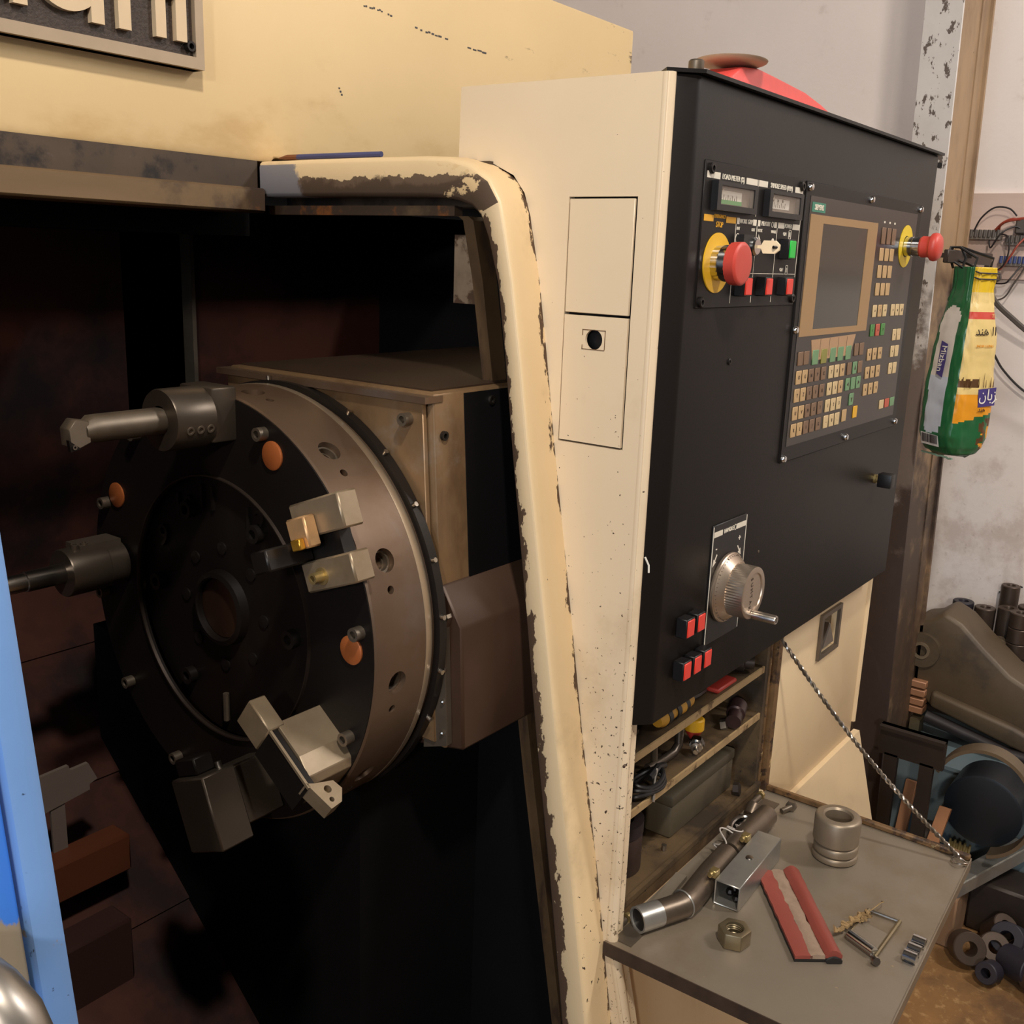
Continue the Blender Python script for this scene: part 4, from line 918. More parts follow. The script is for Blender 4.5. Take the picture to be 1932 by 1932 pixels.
# rings stack: sleeve on two rings
RC = V((1.382, .420, ZT))
for nm, z0, z1, r, lab, off in (('steel_ring', .0003, .0125, .033, 'lowest thin steel ring of the stack on the tray', (.002, .001)), ('steel_ring', .0128, .028, .032, 'middle steel ring of the stack on the tray', (0, 0)), ('steel_sleeve', .0283, .070, .033, 'tall grey steel sleeve on top of the ring stack', (-.001, .001))):
    c = RC+V((*off, z0)); h = z1-z0
    g = G().tubering([(r-.0035, 0), (r-.0005, .0022), (r, .004), (r, h-.004), (r-.001, h-.002), (r-.004, h), (.0215, h), (.019, h-.003), (.019, 0)], c, (0, 0, 1), 44); item(nm, g, ring_steel, lab, 'ring', c)
# red and white torn rubber strip, folded lengthwise
gk = thing('rubber_strip', 'torn red rubber strip with pale fibre core lying on the tray', 'rubber strip', (1.21, .41, ZT))
P0, P1 = V((1.283, .463, ZT)), V((1.139, .346, ZT)); ax = (P1-P0).normalized(); pxv = V((-ax.y, ax.x, 0))
def gpt(t, s, h): return P0.lerp(P1, t)+pxv*s+V((0, 0, h))
def rib(s0, s1, h0, name, m, arch=.0, jag=0, t0=0, t1=1):
    rings = []
    for i in range(22):
        t = t0+(t1-t0)*i/21; j0 = jag*noise.noise(V((i*.7, s0*90, 1))); j1 = jag*noise.noise(V((i*.7, s1*90, 5)))
        a, b = s0+j0, s1+j1; top = []
        for k in range(6):
            s = a+(b-a)*k/5; top.append(gpt(t, s, h0+.004+arch*sin(pi*k/5)+jag*.5*noise.noise(V((i*.9, k*1.3, 2)))))
        rings.append(top+[gpt(t, b, h0), gpt(t, a, h0)])
    return G().ring_loft(rings).put(name, m, gk)
sgn = 1 if gpt(.5, .02, 0).y < gpt(.5, 0, 0).y else -1
rib(sgn*-.034, sgn*-.012, .0045, 'red_half', gasket_red, .001, .001); rib(sgn*-.014, sgn*.004, .0045, 'fibre_core', gasket_white, .002, .004)
rib(sgn*.004, sgn*.026, .006, 'red_half', gasket_red, .007, .001); rib(sgn*-.0345, sgn*.024, .0005, 'black_back', gasket_black, 0, .001)
rib(sgn*.006, sgn*.025, .001, 'black_end', gasket_black, .004, .002, .99, 1.02)
# small bracket with string
bk = thing('strap_buckle', 'small metal buckle frame with a frayed string tied to it', 'buckle', (1.24, .315, ZT))
c4 = [V((1.205, .338, ZT+.003)), V((1.188, .296, ZT+.003)), V((1.284, .294, ZT+.003)), V((1.282, .335, ZT+.003))]
for i, (a, b) in enumerate(zip(c4, c4[1:]+c4[:1])): G().tube([a, a.lerp(b, .5), b], .0022 if i in (0, 2) else .003, 8).put('frame_bar', steel if i % 2 == 0 else nut_steel, bk)
g = G(); g.ring_loft([[(c4[0]+(c4[3]-c4[0])*t+V((0, 0, z_))).lerp(c4[1]+(c4[2]-c4[1])*t+V((0, 0, z_)), k) for t, z_ in ((.02, 0), (.02, .004), (.55, .004), (.55, 0))] for k in (.05, .95)]); g.put('plate', tray_steel, bk)
G().cyl(c4[0].lerp(c4[1], .06)+V((.004, 0, .004)), c4[0].lerp(c4[1], .94)+V((.004, 0, .004)), .0065, n=16).put('roller', chrome, bk)
G().lathe([(.004, 0), (.004, .006), (.006, .008), (.005, .011)], c4[1]+V((-.004, 0, .0)), (-.6, -.5, .3), 10).put('rivet', steel, bk)
g = G(); pts = [(1.198+.0016*k+.006*noise.noise(V((k*.6, 0, 3))), .350-.0004*k+.010*noise.noise(V((k*.6, 7, 3))), ZT+.008+.008*abs(noise.noise(V((k*.6, 3, 9))))) for k in range(40)]
g.tube(pts, .003, 6); pts2 = [(1.24+.0008*k+.008*noise.noise(V((k*.9, 1, 1))), .330+.010*noise.noise(V((k*.9, 2, 1))), ZT+.010+.010*abs(noise.noise(V((k*.9, 3, 1))))) for k in range(30)]; g.tube(pts2, .0022, 6)
g.tube([(1.265, .330, ZT+.012), (1.285, .322, ZT+.018), (1.30, .322, ZT+.012), (1.312, .328, ZT+.004)], .0007, 5); g.put('string', string_mat, bk)
# bolt and bits
g = G().hexprism((1.462, .522, ZT+.009), (1, .2, 0), .009, .006); g.cyl((1.462, .522, ZT+.009), (1.444, .530, ZT+.006), .0045, n=10); item('bolt', g, dull_steel, 'small bolt lying near the far right corner of the tray', 'bolt', (1.46, .525, ZT))

# ------------------------------------------------------------------ things in the shelf compartment
Z1, Z2, Z3 = .8785, .7975, .6645
kf = thing('hand_tool', 'hand tool with a yellow and black grip on the top shelf', 'tool', (1.2, .612, Z1))
g = G().lathe([(.008, 0), (.0115, .01), (.010, .04), (.0122, .07), (.010, .095), (.008, .10)], (1.155, .610, Z1+.0125), (1, .03, 0), 16); g.put('grip', yellow_grip, kf)
for k in range(3): G().tubering([(.0124, 0), (.0124, .010), (.009, .010), (.009, 0)], (1.172+k*.026, .6105+k*.0008, Z1+.0125), (1, .03, 0), 16).put('grip_band', black_plastic, kf)
G().tube([(1.255, .6125, Z1+.0125), (1.28, .614, Z1+.009), (1.31, .618, Z1+.0055)], .005, 8).put('shaft', tool_black, kf)
g = G().box((1.322, .600, Z1), (1.385, .632, Z1+.007)); g.bevel(.002, 1); item('red_box', g, red_box, 'flat red plastic box on the top shelf', 'box', (1.353, .616, Z1))
g = G().lathe([(.016, 0), (.016, .012), (.011, .014), (.011, .028)], (1.425, .622, Z1+.0165), (.3, -.6, .0), 16); item('hose_fitting', g, dark_iron, 'dark fitting lying at the right end of the top shelf', 'fitting', (1.425, .622, Z1))
g = G().obox((1.10, .64, Z1+.003), (.03, .004, 0), (-.002, .02, 0), (0, 0, .003)); item('steel_plate', g, dull_steel, 'small steel plate at the left end of the top shelf', 'plate', (1.10, .64, Z1))
g = G().box((1.085, .65, Z1), (1.125, .69, Z1+.05)); g.bevel(.004, 1); item('dark_block', g, dark_iron, 'dark iron block at the back left of the top shelf', 'block', (1.105, .67, Z1))
# middle shelf
cc = thing('c_clamp', 'grey C-shaped clamp leaning on the middle shelf', 'clamp', (1.25, .63, Z2))
g = G(); pts = [(1.175, .630, Z2+.008), (1.215, .628, Z2+.0065), (1.244, .626, Z2+.008), (1.258, .626, Z2+.016), (1.262, .628, Z2+.035), (1.262, .632, Z2+.058), (1.256, .634, Z2+.066), (1.235, .636, Z2+.068)]
g.tube(pts, .0065, 10); g.put('frame', holder_steel, cc)
G().cyl((1.195, .631, Z2+.012), (1.195, .634, Z2+.066), .005, n=10).put('spindle', dull_steel, cc)
fv = thing('spark_plug', 'bright spark plug shaped fitting on the middle shelf', 'fitting', (1.278, .606, Z2))
g = G().lathe([(.004, 0), (.004, .010), (.0085, .011), (.0085, .018), (.006, .019), (.006, .030)], (1.262, .600, Z2+.010), (.8, .35, .12), 16); g.put('core', steel, fv)
G().hexprism(V((1.262, .600, Z2+.010))+V((.8, .35, .12)).normalized()*.018, (.8, .35, .12), .0115, .010).put('hexagon', chrome, fv)
yc_ = thing('plastic_cap', 'yellow and red plastic cap on the middle shelf', 'cap', (1.316, .632, Z2))
G().lathe([(.004, 0), (.013, .014), (.014, .018)], (1.316, .632, Z2), (0, 0, 1), 18).put('tip', red_box, yc_); G().lathe([(.0155, 0), (.0155, .016), (.013, .018)], (1.316, .632, Z2+.018), (0, 0, 1), 18).put('collar', mat('yellow_cap', (226, 170, 30), .5), yc_)
g = G().lathe([(.012, 0), (.012, .022), (.015, .024), (.015, .05), (.012, .052)], (1.385, .600, Z2+.014), (.8, .25, .12), 18); item('socket', g, mat('dark_socket', (62, 44, 42), .35, .5), 'dark round socket lying at the right of the middle shelf', 'socket', (1.41, .607, Z2))
g = G().hexprism((1.383, .618, Z2+.002), (.3, -.8, .3), .010, .009); g2 = item('hex_nut', g, dull_steel, 'small dark nut standing on the middle shelf', 'nut', (1.383, .618, Z2))
g = G().tube([(1.27, .66, Z2+.004), (1.33, .655, Z2+.004), (1.37, .66, Z2+.004)], .003, 6); item('rod', g, steel, 'thin bright rod at the back of the middle shelf', 'rod', (1.32, .66, Z2))
g = G().box((1.06, .66, Z2), (1.17, .74, Z2+.060)); g.bevel(.005, 1); item('cardboard_box', g, mat('brown_card', (96, 72, 56), .7, var=.1), 'brown box at the back left of the middle shelf', 'box', (1.11, .70, Z2))
# cable loop on the middle shelf, hanging over
g = G()
for k in range(3): g.tube([(1.135+.040*cos(a)*(1-.1*k), .607+.016*sin(a), Z2+.006+.006*k+.003*sin(2*a+k)) for a in [j*2*pi/28 for j in range(28)]], .0032, 8, loop=True)
g.tube([(1.13, .602, Z2+.022), (1.16, .606, Z2+.026), (1.19, .612, Z2+.014)], .005, 8); cb = thing('cable_coil', 'coil of black cable at the left front of the middle shelf', 'cable', (1.135, .607, Z2)); g.put('coil', black_plastic, cb)
G().tube([(1.150, .603, Z2+.028), (1.135, .597, Z2+.012), (1.122, .590, Z2-.006)], .0028, 8).put('plug_pin', steel, cb)
# bottom
tb = thing('tool_case', 'grey rectangular tool case on the compartment floor', 'case', (1.35, .66, Z3))
g = G().box((1.245, .622, Z3), (1.452, .70, Z3+.052)); g.bevel(.004, 2); g.put('case', toolbox_grey, tb)
g = G().box((1.2435, .6205, Z3+.052), (1.4535, .7015, Z3+.070)); g.bevel(.004, 2); g.put('lid', toolbox_grey, tb)
cn = thing('tin_can', 'dark brown round tin at the left of the compartment floor', 'tin', (1.135, .655, Z3))
G().lathe([(.040, 0), (.041, .002), (.041, .055), (.040, .057), (.0, .0572)], (1.135, .655, Z3), (0, 0, 1), 36).put('body', tape_brown, cn)
G().tubering([(.042, 0), (.042, .018), (.028, .018), (.028, 0)], (1.135, .655, Z3+.058), (0, 0, 1), 32).put('roll', mat('dark_roll', (44, 34, 34), .5), cn)
g = G().hexprism((1.435, .609, Z3+.008), (.2, -.9, .2), .011, .009); item('hex_nut', g, dark_iron, 'rusty nut at the right front of the compartment floor', 'nut', (1.435, .609, Z3))
g = G().lathe([(.004, 0), (.004, .008)], (1.215, .615, Z3), (0, 0, 1), 10); item('screw_stub', g, steel, 'tiny bright screw stub beside the brown tin', 'screw', (1.215, .615, Z3))

# ------------------------------------------------------------------ things on top of the console
ZTOP = 1.6975
g = G(); prof = [(1.175, .0), (1.180, .018), (1.205, .031), (1.25, .036), (1.30, .034), (1.40, .029), (1.46, .021), (1.51, .012), (1.53, 0)]
g.prism([(x, .588, ZTOP+h) for x, h in prof], (0, .05, 0)); g.bevel(.003, 2); item('red_wedge', g, red_cloth, 'red plastic wedge lying on top of the black console', 'plastic part', (1.35, .61, ZTOP))
g = G().lathe([(.0, 0), (.036, .0005), (.043, .003), (.044, .0045), (.036, .003), (0, .003)], (1.222, .612, ZTOP+.0368), (.03, .01, 1), 40); item('flat_disc', g, saucer_mat, 'thin tan disc resting on the red wedge on top of the console', 'disc', (1.222, .612, ZTOP+.0365))
g = G().lathe([(.0, 0), (.022, .0), (.023, .003), (.020, .006), (0, .008)], (1.212, .612, ZTOP+.0395), (0, 0, 1), 24); item('grey_cap', g, mat('grey_plastic', (130, 118, 110), .5), 'small grey cap lying on the tan disc', 'cap', (1.212, .612, ZTOP+.0395))
bt = thing('eye_bolt', 'short grey bolt standing at the left end of the console top', 'bolt', (1.112, .60, ZTOP))
G().lathe([(.013, 0), (.013, .004), (.007, .0045), (.007, .012)], (1.112, .60, ZTOP), (0, 0, 1), 20).put('washer', dull_steel, bt); G().lathe([(.0085, 0), (.009, .001), (.009, .011), (.007, .013), (.004, .013)], (1.112, .60, ZTOP+.012), (0, 0, 1), 18).put('head', dull_steel, bt)

# ------------------------------------------------------------------ steel column with hook bar, bag, wiring
cl = thing('steel_column', 'steel column with chipped white face and tan side, right of the console', 'column', (2.5, .66, 0))
def yr(z): return .636+.0232*z
def colpart(x0, x1, ya, yb, name, m):
    rings = [[(x0, yr(z)+ya, z), (x1, yr(z)+ya, z), (x1, yr(z)+yb, z), (x0, yr(z)+yb, z)] for z in (0, 1.0, 2.0, 3.3)]
    return G().ring_loft(rings).put(name, m, cl)
colpart(2.400, 2.408, 0, .078, 'flange', col_white); colpart(2.408, 2.56, .006, .012, 'web', col_tan)
colpart(2.56, 2.62, .003, .012, 'flange_lip', col_tan); colpart(2.62, 2.632, -.004, .078, 'flange', col_tan)
for z in (1.727, 1.70): 
    G().cyl((2.399, yr(z)+.014, 1.722), (2.4005, yr(z)+.014, 1.722), .006, n=14).put('bolt_hole', black_plastic, cl); break
g = G().box((2.27, .612, 1.518), (2.64, .622, 1.545)); g.bevel(.002, 1); g.put('hook_bar', dark_iron, cl)
G().box((2.405, .60, 1.53), (2.43, .68, 1.54)).put('bracket', dark_iron, cl)

bag = thing('rice_bag', 'green and yellow printed plastic rice bag hanging from the column bar', 'bag', (2.349, .575, 1.115))
gd, yd = V((.57, .82, 0)).normalized(), V((.82, -.57, 0)).normalized()
BC = V((2.349, .575, 0))
zs = [1.113, 1.120, 1.135, 1.16, 1.20, 1.26, 1.32, 1.37, 1.41, 1.44, 1.465, 1.49, 1.512]
hp2 = [.030, .046, .053, .056, .057, .056, .054, .051, .046, .038, .034, .034, .036]
hq2 = [.022, .036, .048, .055, .056, .054, .050, .046, .040, .034, .031, .031, .032]
def interp(arr, z):
    for i in range(len(zs)-1):
        if z <= zs[i+1]: t = (z-zs[i])/(zs[i+1]-zs[i]); return arr[i]+(arr[i+1]-arr[i])*t
    return arr[-1]
NB, NV = 96, 110
rings = []
for j in range(NV+1):
    z = zs[0]+(zs[-1]-zs[0])*j/NV; a_, b_ = interp(hp2, z), interp(hq2, z); r = []
    for i in range(NB):
        a = 2*pi*i/NB; c, s = cos(a), sin(a); e = .42
        p = a_*math.copysign(abs(c)**e, c); q_ = b_*math.copysign(abs(s)**e, s)
        wv = .0028*noise.noise(V((p*60, q_*60, z*28)))+.0014*noise.noise(V((p*200, q_*200, z*60)))+(.002*sin(i*1.9) if z > 1.44 else 0)
        dr_ = V((p, q_, 0)).normalized()
        pos = BC+gd*(p+dr_.x*wv)+yd*(q_+dr_.y*wv); r.append((pos.x, pos.y, z+(.004*sin(a*2) if j == 0 else 0)))
    rings.append(r)
g = G(); g.ring_loft(rings)
bagmats = [bag_green, bag_yellow, bag_lemon, bag_orange, bag_clear, bag_clear2, bag_brown, bag_purple, bag_red]
bo = g.put('film', bagmats, bag, smooth=180)
Wb = WORLD[bag.name]
for f in bo.data.polygons:
    c = Wb @ f.center - BC; p, q_ = c.dot(gd), c.dot(yd); z = c.z
    a_, b_ = interp(hp2, z), interp(hq2, z); green = (-q_/b_) > (-p/a_) if p < 0 else q_ < 0 or abs(p/a_) > .97
    mi = 0
    if green and q_ < 0:
        s = p/.031
        zc0, zc1 = 1.185, 1.405
        inside = abs(p-.004) < .026 and (zc0 < z < zc1 or (z <= zc0 and (p-.004)**2+(z-zc0)**2 < .026**2) or (z >= zc1 and ((p-.004)/.026)**2+((z-zc1)/.026)**2 < 1))
        if inside: mi = 4 if z > 1.285 else 5
        elif p > .049 and 1.21 < z < 1.36: mi = 1 if z > 1.25 else 3
    elif not green or p < 0:
        if z > 1.462: mi = 2
        elif z > 1.25: mi = 1
        elif z > 1.20+.25*q_: mi = 3
        else: mi = 0
        if 1.408 < z < 1.42: mi = 8
        if 1.266 < z < 1.282+.010*noise.noise(V((q_*220, 0, 0))) and q_ < .004: mi = 6
        if z < 1.20 and q_ > .012 and noise.noise(V((q_*70, z*60, 4))) > -.1 and z > 1.13: mi = 6
        if z < 1.19 and q_ > .022 and noise.noise(V((q_*50, z*70, 9))) > .15: mi = 3
    f.material_index = mi
# printed words on the two visible faces
def on_green(p, z, lift=.0015): return BC+gd*p-yd*(interp(hq2, z)+lift)+V((0, 0, z))
def on_yellow(q_, z, lift=.0015): return BC-gd*(interp(hp2, z)+lift)+yd*q_+V((0, 0, z))
gg = [on_green(p, z, .0048) for p, z in ((.010, 1.358), (-.010, 1.352), (-.0125, 1.318), (-.011, 1.282), (.008, 1.288))]
G().prism(gg, -yd*.0006).put('label_band', bag_purple, bag)
text_geo('Mizban', .0215, on_green(-.001, 1.321, .0062), (gd*.06+V((0, 0, -1))-yd*.085), (-gd), depth=.0003, sx=.92).put('lettering', scale_white, bag)
G().prism([on_green(.031, 1.160, .003), on_green(-.022, 1.158, .003), on_green(-.024, 1.134, .005), on_green(.031, 1.134, .005)], -yd*.0006).put('barcode_panel', bag_grey, bag)
g = G(); k = -.021
while k < .028:
    wd = random.choice((.0005, .0008, .0013)); g.prism([on_green(k, 1.158, .0044), on_green(k+wd, 1.158, .0044), on_green(k+wd, 1.139, .006), on_green(k, 1.139, .006)], -yd*.0003); k += wd+random.choice((.0008, .0012, .0016))
g.put('barcode_bars', bag_ink, bag)
G().prism([on_yellow(.0, 1.262, .002), on_yellow(.046, 1.266, .002), on_yellow(.046, 1.228, .002), on_yellow(.004, 1.224, .002)], -gd*.0006).put('label_band', bag_purple, bag)
UPZ = V((0, 0, 1))
text_geo('\uFEE5\uFE8E\uFE91\uFEB0', .033, on_yellow(.026, 1.249, .0036), yd, UPZ, depth=.0003, sx=.85).put('lettering', scale_white, bag)
text_geo('\uFEAA\uFEE8\uFEEB', .013, on_yellow(.014, 1.219, .003), yd, UPZ, depth=.0003).put('lettering', bag_ink, bag)
text_geo('\uFEAA\uFEE8\uFEEB \u06F1\u06F1', .026, on_yellow(.004, 1.382, .003), yd, UPZ, depth=.0003, sx=.9).put('lettering', bag_ink, bag)
text_geo('INDIA LONG', .0075, on_yellow(.004, 1.352, .003), yd, UPZ, depth=.0003).put('lettering', bag_orange, bag)
text_geo('TL', .011, on_yellow(.022, 1.414, .003), yd, UPZ, depth=.0003).put('lettering', bag_yellow, bag)
g = G()
for q_, w_, h in ((.0, .002, .022), (.012, .0015, .03), (.018, .002, .016), (.030, .003, .022), (.037, .003, .018), (-.02, .006, .014), (-.03, .004, .016)): g.prism([on_yellow(q_-w_/2, 1.266, .0018), on_yellow(q_+w_/2, 1.266, .0018), on_yellow(q_, 1.266+h, .0018)], -gd*.0005)
g.put('skyline_print', bag_brown, bag)
for dz in (0, .012):
    G().tube([on_yellow(-.032, 1.503-dz, .003)]+[on_yellow(q_, 1.500-dz, .003) for q_ in (-.02, 0, .02)]+[on_yellow(.032, 1.499-dz, .002)], .0016, 6).put('tie_cord', wire_black, bag)
for k, (p, q_) in enumerate(((.018, -.018), (-.018, -.02), (-.02, .02))):
    b0 = BC+gd*p+yd*q_; G().tube([(b0.x, b0.y, 1.508), (b0.x, b0.y-.004, 1.53), (b0.x*.5+2.345*.5, .608, 1.551), (b0.x*.5+2.345*.5, .626, 1.551), (b0.x, .628, 1.53), (b0.x+.004, b0.y+.02, 1.508)], .0028, 6).put('handle_loop', black_plastic, bag)
g = G(); pts = [on_green(p, 1.118, .004)+V((0, 0, -.006+.004*noise.noise(V((p*90, 2, 2))))) for p in [-.05+.006*k for k in range(17)]]; g.tube(pts, .0022, 5); g.put('torn_hem', mat('pale_green_hem', (130, 160, 140), .5), bag)

# terminal blocks on the boards, with wires
def terminal(label, x, y, z, m2, n=6, horiz=True):
    t = thing('terminal_block', label, 'terminal block', (x, y, z), 'terminal blocks on the wall boards')
    L_ = .011*n
    g = G().box((x-.022, y-L_/2, z-.012), (x, y+L_/2, z+.012)); g.put('base', term_mat, t)
    for k in range(n):
        yy = y-L_/2+.0055+k*.011; G().cyl((x-.032, yy, z-.006), (x-.032, yy, z+.012), .0042, n=8).put('clamp', m2, t)
    return t
terminal('grey terminal block partly behind the column, wires rising from it', 2.981, .712, 1.598, wire_grey, 7)
terminal('grey terminal block with red wires at the right picture edge', 2.981, .628, 1.585, wire_grey, 6)
terminal('blue and white terminal block, lowest on the boards', 2.981, .630, 1.533, relay_blue, 7)
g = G().box((2.945, .585, 1.60), (2.981, .640, 1.64)); g.bevel(.004, 1); item('relay_box', g, wire_grey, 'grey plastic box above the right terminal block', 'junction box', (2.963, .612, 1.60))
def wire(pts, r, m, label, cat='wire', group='loose wires on the wall boards'):
    P = [V(p) for p in pts]; out = []
    for i in range(len(P)-1):
        p0, p1, p2, p3 = P[max(i-1, 0)], P[i], P[i+1], P[min(i+2, len(P)-1)]
        for k in range(8):
            t = k/8; out.append(.5*((2*p1)+(p2-p0)*t+(2*p0-5*p1+4*p2-p3)*t*t+(3*p1-p0-3*p2+p3)*t*t*t))
    out.append(P[-1]); o = G().tube(out, r, 6).put('wire', m, label=label, cat=cat, group=group); return rebase(o, P[0])
wire([(2.96, .742, 1.606), (2.95, .725, 1.64), (2.945, .695, 1.665), (2.945, .660, 1.663), (2.95, .640, 1.645)], .0022, wire_black, 'thin black wire arching highest above the terminal blocks')
wire([(2.955, .69, 1.607), (2.945, .668, 1.628), (2.945, .640, 1.636), (2.95, .60, 1.642)], .0035, wire_red, 'thick red wire between the upper terminal blocks')
wire([(2.96, .680, 1.606), (2.94, .672, 1.625), (2.945, .645, 1.638), (2.95, .615, 1.625)], .0028, wire_red, 'second red wire just below the thick red one')
wire([(2.955, .70, 1.585), (2.94, .69, 1.565), (2.93, .668, 1.60), (2.94, .64, 1.618), (2.95, .620, 1.610)], .0022, wire_black, 'black wire curving up from the column to the right block')
wire([(2.95, .675, 1.60), (2.93, .650, 1.592), (2.925, .642, 1.555), (2.93, .652, 1.52), (2.945, .68, 1.50)], .0022, wire_black, 'black wire forming a round loop beside the bag')
wire([(2.95, .600, 1.604), (2.93, .622, 1.575), (2.93, .637, 1.545), (2.935, .66, 1.51), (2.945, .69, 1.492)], .0025, wire_red, 'dull red wire dropping from the right block')
wire([(2.945, .69, 1.512), (2.935, .666, 1.508), (2.935, .655, 1.487), (2.94, .68, 1.476), (2.95, .71, 1.468)], .003, wire_grey, 'grey bundled wire end twisted beside the bag neck')
wire([(2.95, .612, 1.523), (2.935, .63, 1.49), (2.94, .645, 1.476), (2.95, .69, 1.474), (2.955, .72, 1.46)], .0022, wire_black, 'black wire running low from the blue block to the column')
wire([(2.95, .60, 1.523), (2.955, .625, 1.475), (2.96, .645, 1.44), (2.96, .68, 1.43), (2.955, .72, 1.436)], .0022, wire_grey, 'thin wire sagging lowest below the boards')
wire([(2.86, .672, 1.53), (2.88, .676, 1.49), (2.90, .655, 1.435), (2.92, .612, 1.392), (2.94, .55, 1.345), (2.95, .45, 1.30)], .007, wire_grey, 'thick grey cable running down to the right from the column', 'cable', None)
wire([(2.92, .69, 1.345), (2.95, .655, 1.305), (2.96, .62, 1.253), (2.97, .56, 1.20), (2.97, .48, 1.17)], .003, wire_black, 'thin black cable lower on the plaster wall', 'cable', None)

# ------------------------------------------------------------------ clutter beyond the tray
base = thing('machine_base', 'blue grey painted base carrying the brown casting', 'machine base', (2.72, .45, 0))
g = G().box((2.48, .12, .0), (2.98, .70, .325)); g.bevel(.006, 1); g.put('body', blue_grey, base)
g = G().box((2.47, .11, .325), (2.985, .705, .334)); g.put('top_sheet', blue_grey, base)
cs = thing('casting', 'large brown grey machine casting with a bored boss on the blue grey base', 'casting', (2.7, .52, .334))
g = G(); prof = [(.668, .470), (.640, .46), (.628, .43), (.60, .41), (.40, .36), (.22, .33), (.22, .47), (.33, .50), (.43, .545), (.50, .60), (.555, .648), (.60, .668), (.632, .640), (.668, .628), (.690, .60), (.692, .53)]
g.prism([(2.62, a, b) for a, b in prof], (.14, 0, 0)); g.bevel(.012, 3); g.put('body', cast, cs)
g = G().prism([(2.595, .60, .42), (2.595, .40, .372), (2.595, .25, .345), (2.595, .25, .375), (2.595, .40, .425), (2.595, .60, .462)], (.03, 0, 0)); g.bevel(.010, 3); g.put('rib', cast, cs)
G().tube([(2.60, .605, .392), (2.60, .40, .352), (2.60, .25, .336+.018)], .016, 14).put('rail', mat('dark_casting', (50, 44, 44), .45, .3), cs)
G().tubering([(.045, 0), (.045, .016), (.022, .016), (.022, 0)], (2.622, .640, .560), (-1, 0, 0), 32).put('boss', cast, cs)
G().tubering([(.022, 0), (.022, .004), (.015, .004), (.015, 0)], (2.606, .640, .560), (-1, 0, 0), 24).put('bush', block_steel, cs)
for k, zz in enumerate((.478, .455, .430, .408)):
    g = G().box((2.60, .615, zz-.018), (2.64, .70, zz)); g.bevel(.002, 1); g.put('copper_plate', mat('coppery_plate', (164, 116, 84), .5, .2, var=.15, vs=12), cs)
for k in range(5): G().tube([(2.592, .300-.004*k, .378-.009*k), (2.592, .275, .374-.009*k)], .002, 6).put('louvre', steel, cs)
G().box((2.59, .615, .34), (2.63, .64, .378)).put('foot_bracket', nut_steel, cs)
# steel sleeves piled behind the casting on a ledge
lg = G().box((2.778, .15, .334), (2.98, .70, .53)); item('ledge_block', lg, dark_iron, 'dark block against the wall behind the casting', 'block', (2.9, .42, .334))
def sleeve(x, y, z, r, h, m, label, axis=(0, 0, 1)):
    g = G().tubering([(r-.002, 0), (r, .002), (r, h-.002), (r-.002, h), (r*.5, h), (r*.45, h-.003), (r*.45, 0)], (x, y, z), axis, 26)
    return item('steel_sleeve', g, m, label, 'sleeve', (x, y, z), 'steel sleeves beyond the casting')
sp_ = [(2.865, .612, .0, .027, .105, sleeve_black, 'blackest steel sleeve, leftmost behind the casting'), (2.865, .556, .0, .027, .100, sleeve_mat, 'brown grey sleeve second from the left behind the casting'),
       (2.95, .517, .0, .024, .150, sleeve_mat, 'tallest steel sleeve standing against the wall'), (2.872, .500, .0, .026, .11, sleeve_mat, 'steel sleeve in front of the tallest one'),
       (2.92, .460, .0, .027, .11, sleeve_mat, 'steel sleeve with a broken rim near the picture edge'), (2.868, .444, .0, .026, .095, sleeve_black, 'dark sleeve at the front of the right group'), (2.92, .40, .0, .027, .10, sleeve_mat, 'rightmost steel sleeve on the ledge')]
for x, y, dz, r, h, m, lab in sp_: sleeve(x, y, .5305+dz, r, h, m, lab)
sleeve(2.812, .545, .5305, .025, .055, sleeve_mat, 'short sleeve close behind the casting slope')
for k in range(3): sleeve(2.81, .458, .5305+k*.041, .026, .040, sleeve_mat, ('lowest', 'middle', 'topmost')[k]+' sleeve of the right hand stack behind the casting')
sleeve(2.826, .503, .5525, .021, .03, ring_steel, 'bright ring on its side behind the casting', (-.9, -.2, .0))
# dark channel plate leaning by the column
g = G().box((2.285, .48, .405), (2.30, .625, .478)); g.box((2.27, .48, .470), (2.30, .625, .478)); g.box((2.285, .50, 0), (2.30, .53, .41)); g.box((2.285, .58, 0), (2.30, .61, .41)); item('channel_iron', g, dark_iron, 'dark channel iron bracket standing in front of the column foot', 'bracket', (2.29, .55, 0))
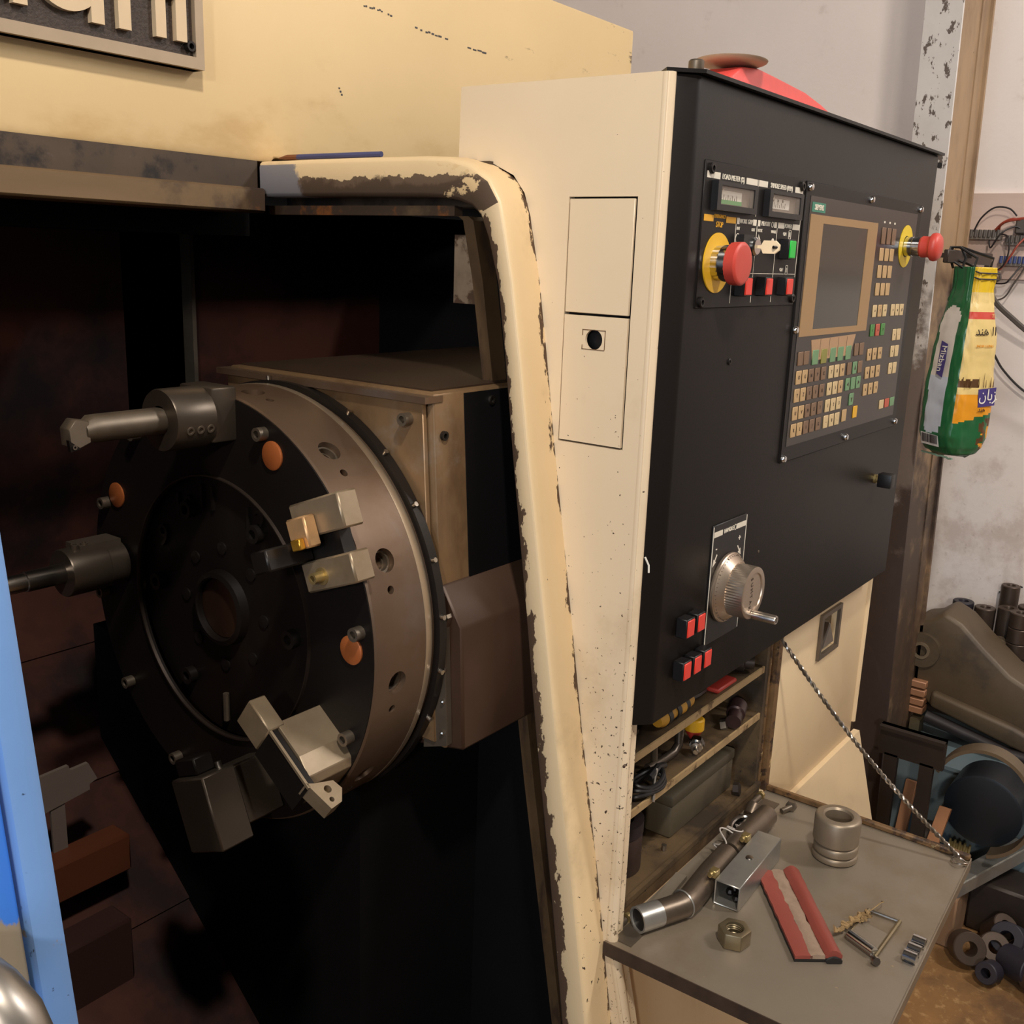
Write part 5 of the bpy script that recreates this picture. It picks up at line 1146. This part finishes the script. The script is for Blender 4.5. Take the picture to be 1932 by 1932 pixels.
# hoop
g = G(); pts = []
cH, rH = V((2.33, .395, .345)), .125
rings = []
for i in range(40):
    a = radians(-75+i*300/39*.78); p = cH+V((.0, cos(a)*-rH*.86, sin(a)*rH)); d = V((0, -cos(a), sin(a)))
    rings.append([p+d*.004+V((-.022, 0, 0)), p+d*.004+V((.022, 0, 0)), p-d*.004+V((.022, 0, 0)), p-d*.004+V((-.022, 0, 0))])
g.ring_loft(rings); item('steel_hoop', g, mat('grey_hoop', (120, 104, 84), .42, .5, var=.15, vs=9), 'wide steel hoop standing up at the right picture edge', 'hoop', (2.33, .40, .22))
g = G().lathe([(.085, 0), (.085, .10), (.078, .102), (0, .102)], (2.468, .40, .30), (-1, 0, 0), 36); item('blue_drum', g, dark_blue, 'dark blue round drum behind the steel hoop', 'drum', (2.42, .40, .20))
for p0, p1, lab in (((2.40, .585, .06), (2.47, .585, .27), 'short wooden strip leaning behind the wire'), ((2.20, .505, .02), (2.33, .47, .30), 'long wooden strip leaning across the hoop')):
    d = (V(p1)-V(p0)); g = G().obox((V(p0)+V(p1))/2, d/2, V((0, .013, 0)), d.cross(V((0, 1, 0))).normalized()*.008); g.bevel(.001, 1); item('wooden_strip', g, wood, lab, 'wood strip', (p0[0], p0[1], p0[2]-.008), 'wooden strips by the tray')
# brass pulley with grooves
pr2 = []
for k in range(4): pr2 += [(.038, k*.011), (.038, k*.011+.004), (.032, k*.011+.0055), (.032, k*.011+.0095)]
pr2 += [(.038, .044), (.038, .048)]
g = G().lathe(pr2+[(.01, .048)], (2.36, .462, .17), (.15, -.95, -.1), 32); item('brass_pulley', g, brass, 'grooved brass pulley behind the far tray corner', 'pulley', (2.36, .45, .13))
g = G().lathe([(.045, 0), (.045, .05), (.02, .05)], (2.43, .545, .15), (.1, -.9, 0), 28); item('iron_wheel', g, dark_iron, 'dark iron wheel behind the brass pulley', 'wheel', (2.43, .52, .105))
g = G().box((2.25, .40, 0), (2.42, .52, .128)); g.bevel(.004, 1); item('brick_block', g, mat('dusty_block', (132, 100, 72), .8, var=.15, vs=8), 'dusty brown block under the brass pulley', 'block', (2.33, .46, 0))
# bright cut channel profile
d = V((.25, -.13, .06)); g = G(); e1 = d.normalized(); e2 = V((0, 0, 1)).cross(e1).normalized(); e3 = e1.cross(e2)
g.obox(V((2.34, .385, .175)), d/2, e2*.018, e3*.003); g.obox(V((2.34, .385, .175))+e2*.018-e3*.015, d/2, e2*.003, e3*.015); g.obox(V((2.34, .385, .175))-e2*.018-e3*.015, d/2, e2*.003, e3*.015)
item('channel_profile', g, galv, 'bright channel profile lying beside the far tray corner', 'metal profile', (2.34, .385, .14))
g = G().box((2.36, .27, 0), (2.47, .40, .13)); g.bevel(.006, 1); item('dark_box', g, dark_iron, 'dark iron box under the channel profile', 'box', (2.41, .33, 0))
# sleeves heaped on the floor
fl_ = [(2.235, .372, .036, .045, (-.75, -.45, .45), sleeve_mat, 'short wide ring nearest the tray, tipped on the floor'), (2.27, .325, .033, .05, (-.6, -.3, .6), sleeve_mat, 'sleeve tipped beside the short wide ring'), (2.25, .285, .034, .07, (-.5, -.8, .2), sleeve_black, 'black sleeve lying below the heap'),
       (2.34, .335, .030, .06, (-.3, -.5, .8), sleeve_mat, 'upper sleeve at the back of the floor heap'), (2.33, .285, .036, .08, (-.8, .1, .5), sleeve_black, 'large dark sleeve at the picture edge'), (2.22, .235, .032, .06, (-.4, -.8, .3), sleeve_mat, 'lowest sleeve at the lower right of the heap'),
       (2.26, .245, .03, .05, (-.2, -.2, 1), sleeve_black, 'upright dark sleeve in the middle of the heap'), (2.20, .30, .024, .04, (-.9, .2, .3), sleeve_black, 'small dark sleeve at the front of the heap')]
for x, y, r, h, ax_, m, lab in fl_:
    a = V(ax_).normalized(); sn = math.sqrt(max(0, 1-a.z*a.z)); z0 = r*sn+max(0, -a.z*h)+.002
    g = G().tubering([(r-.002, 0), (r, .002), (r, h-.002), (r-.002, h), (r*.45, h), (r*.42, h-.003), (r*.42, 0)], (x, y, z0), a, 26); item('steel_sleeve', g, m, lab, 'sleeve', (x, y, 0), 'steel sleeves heaped on the floor')
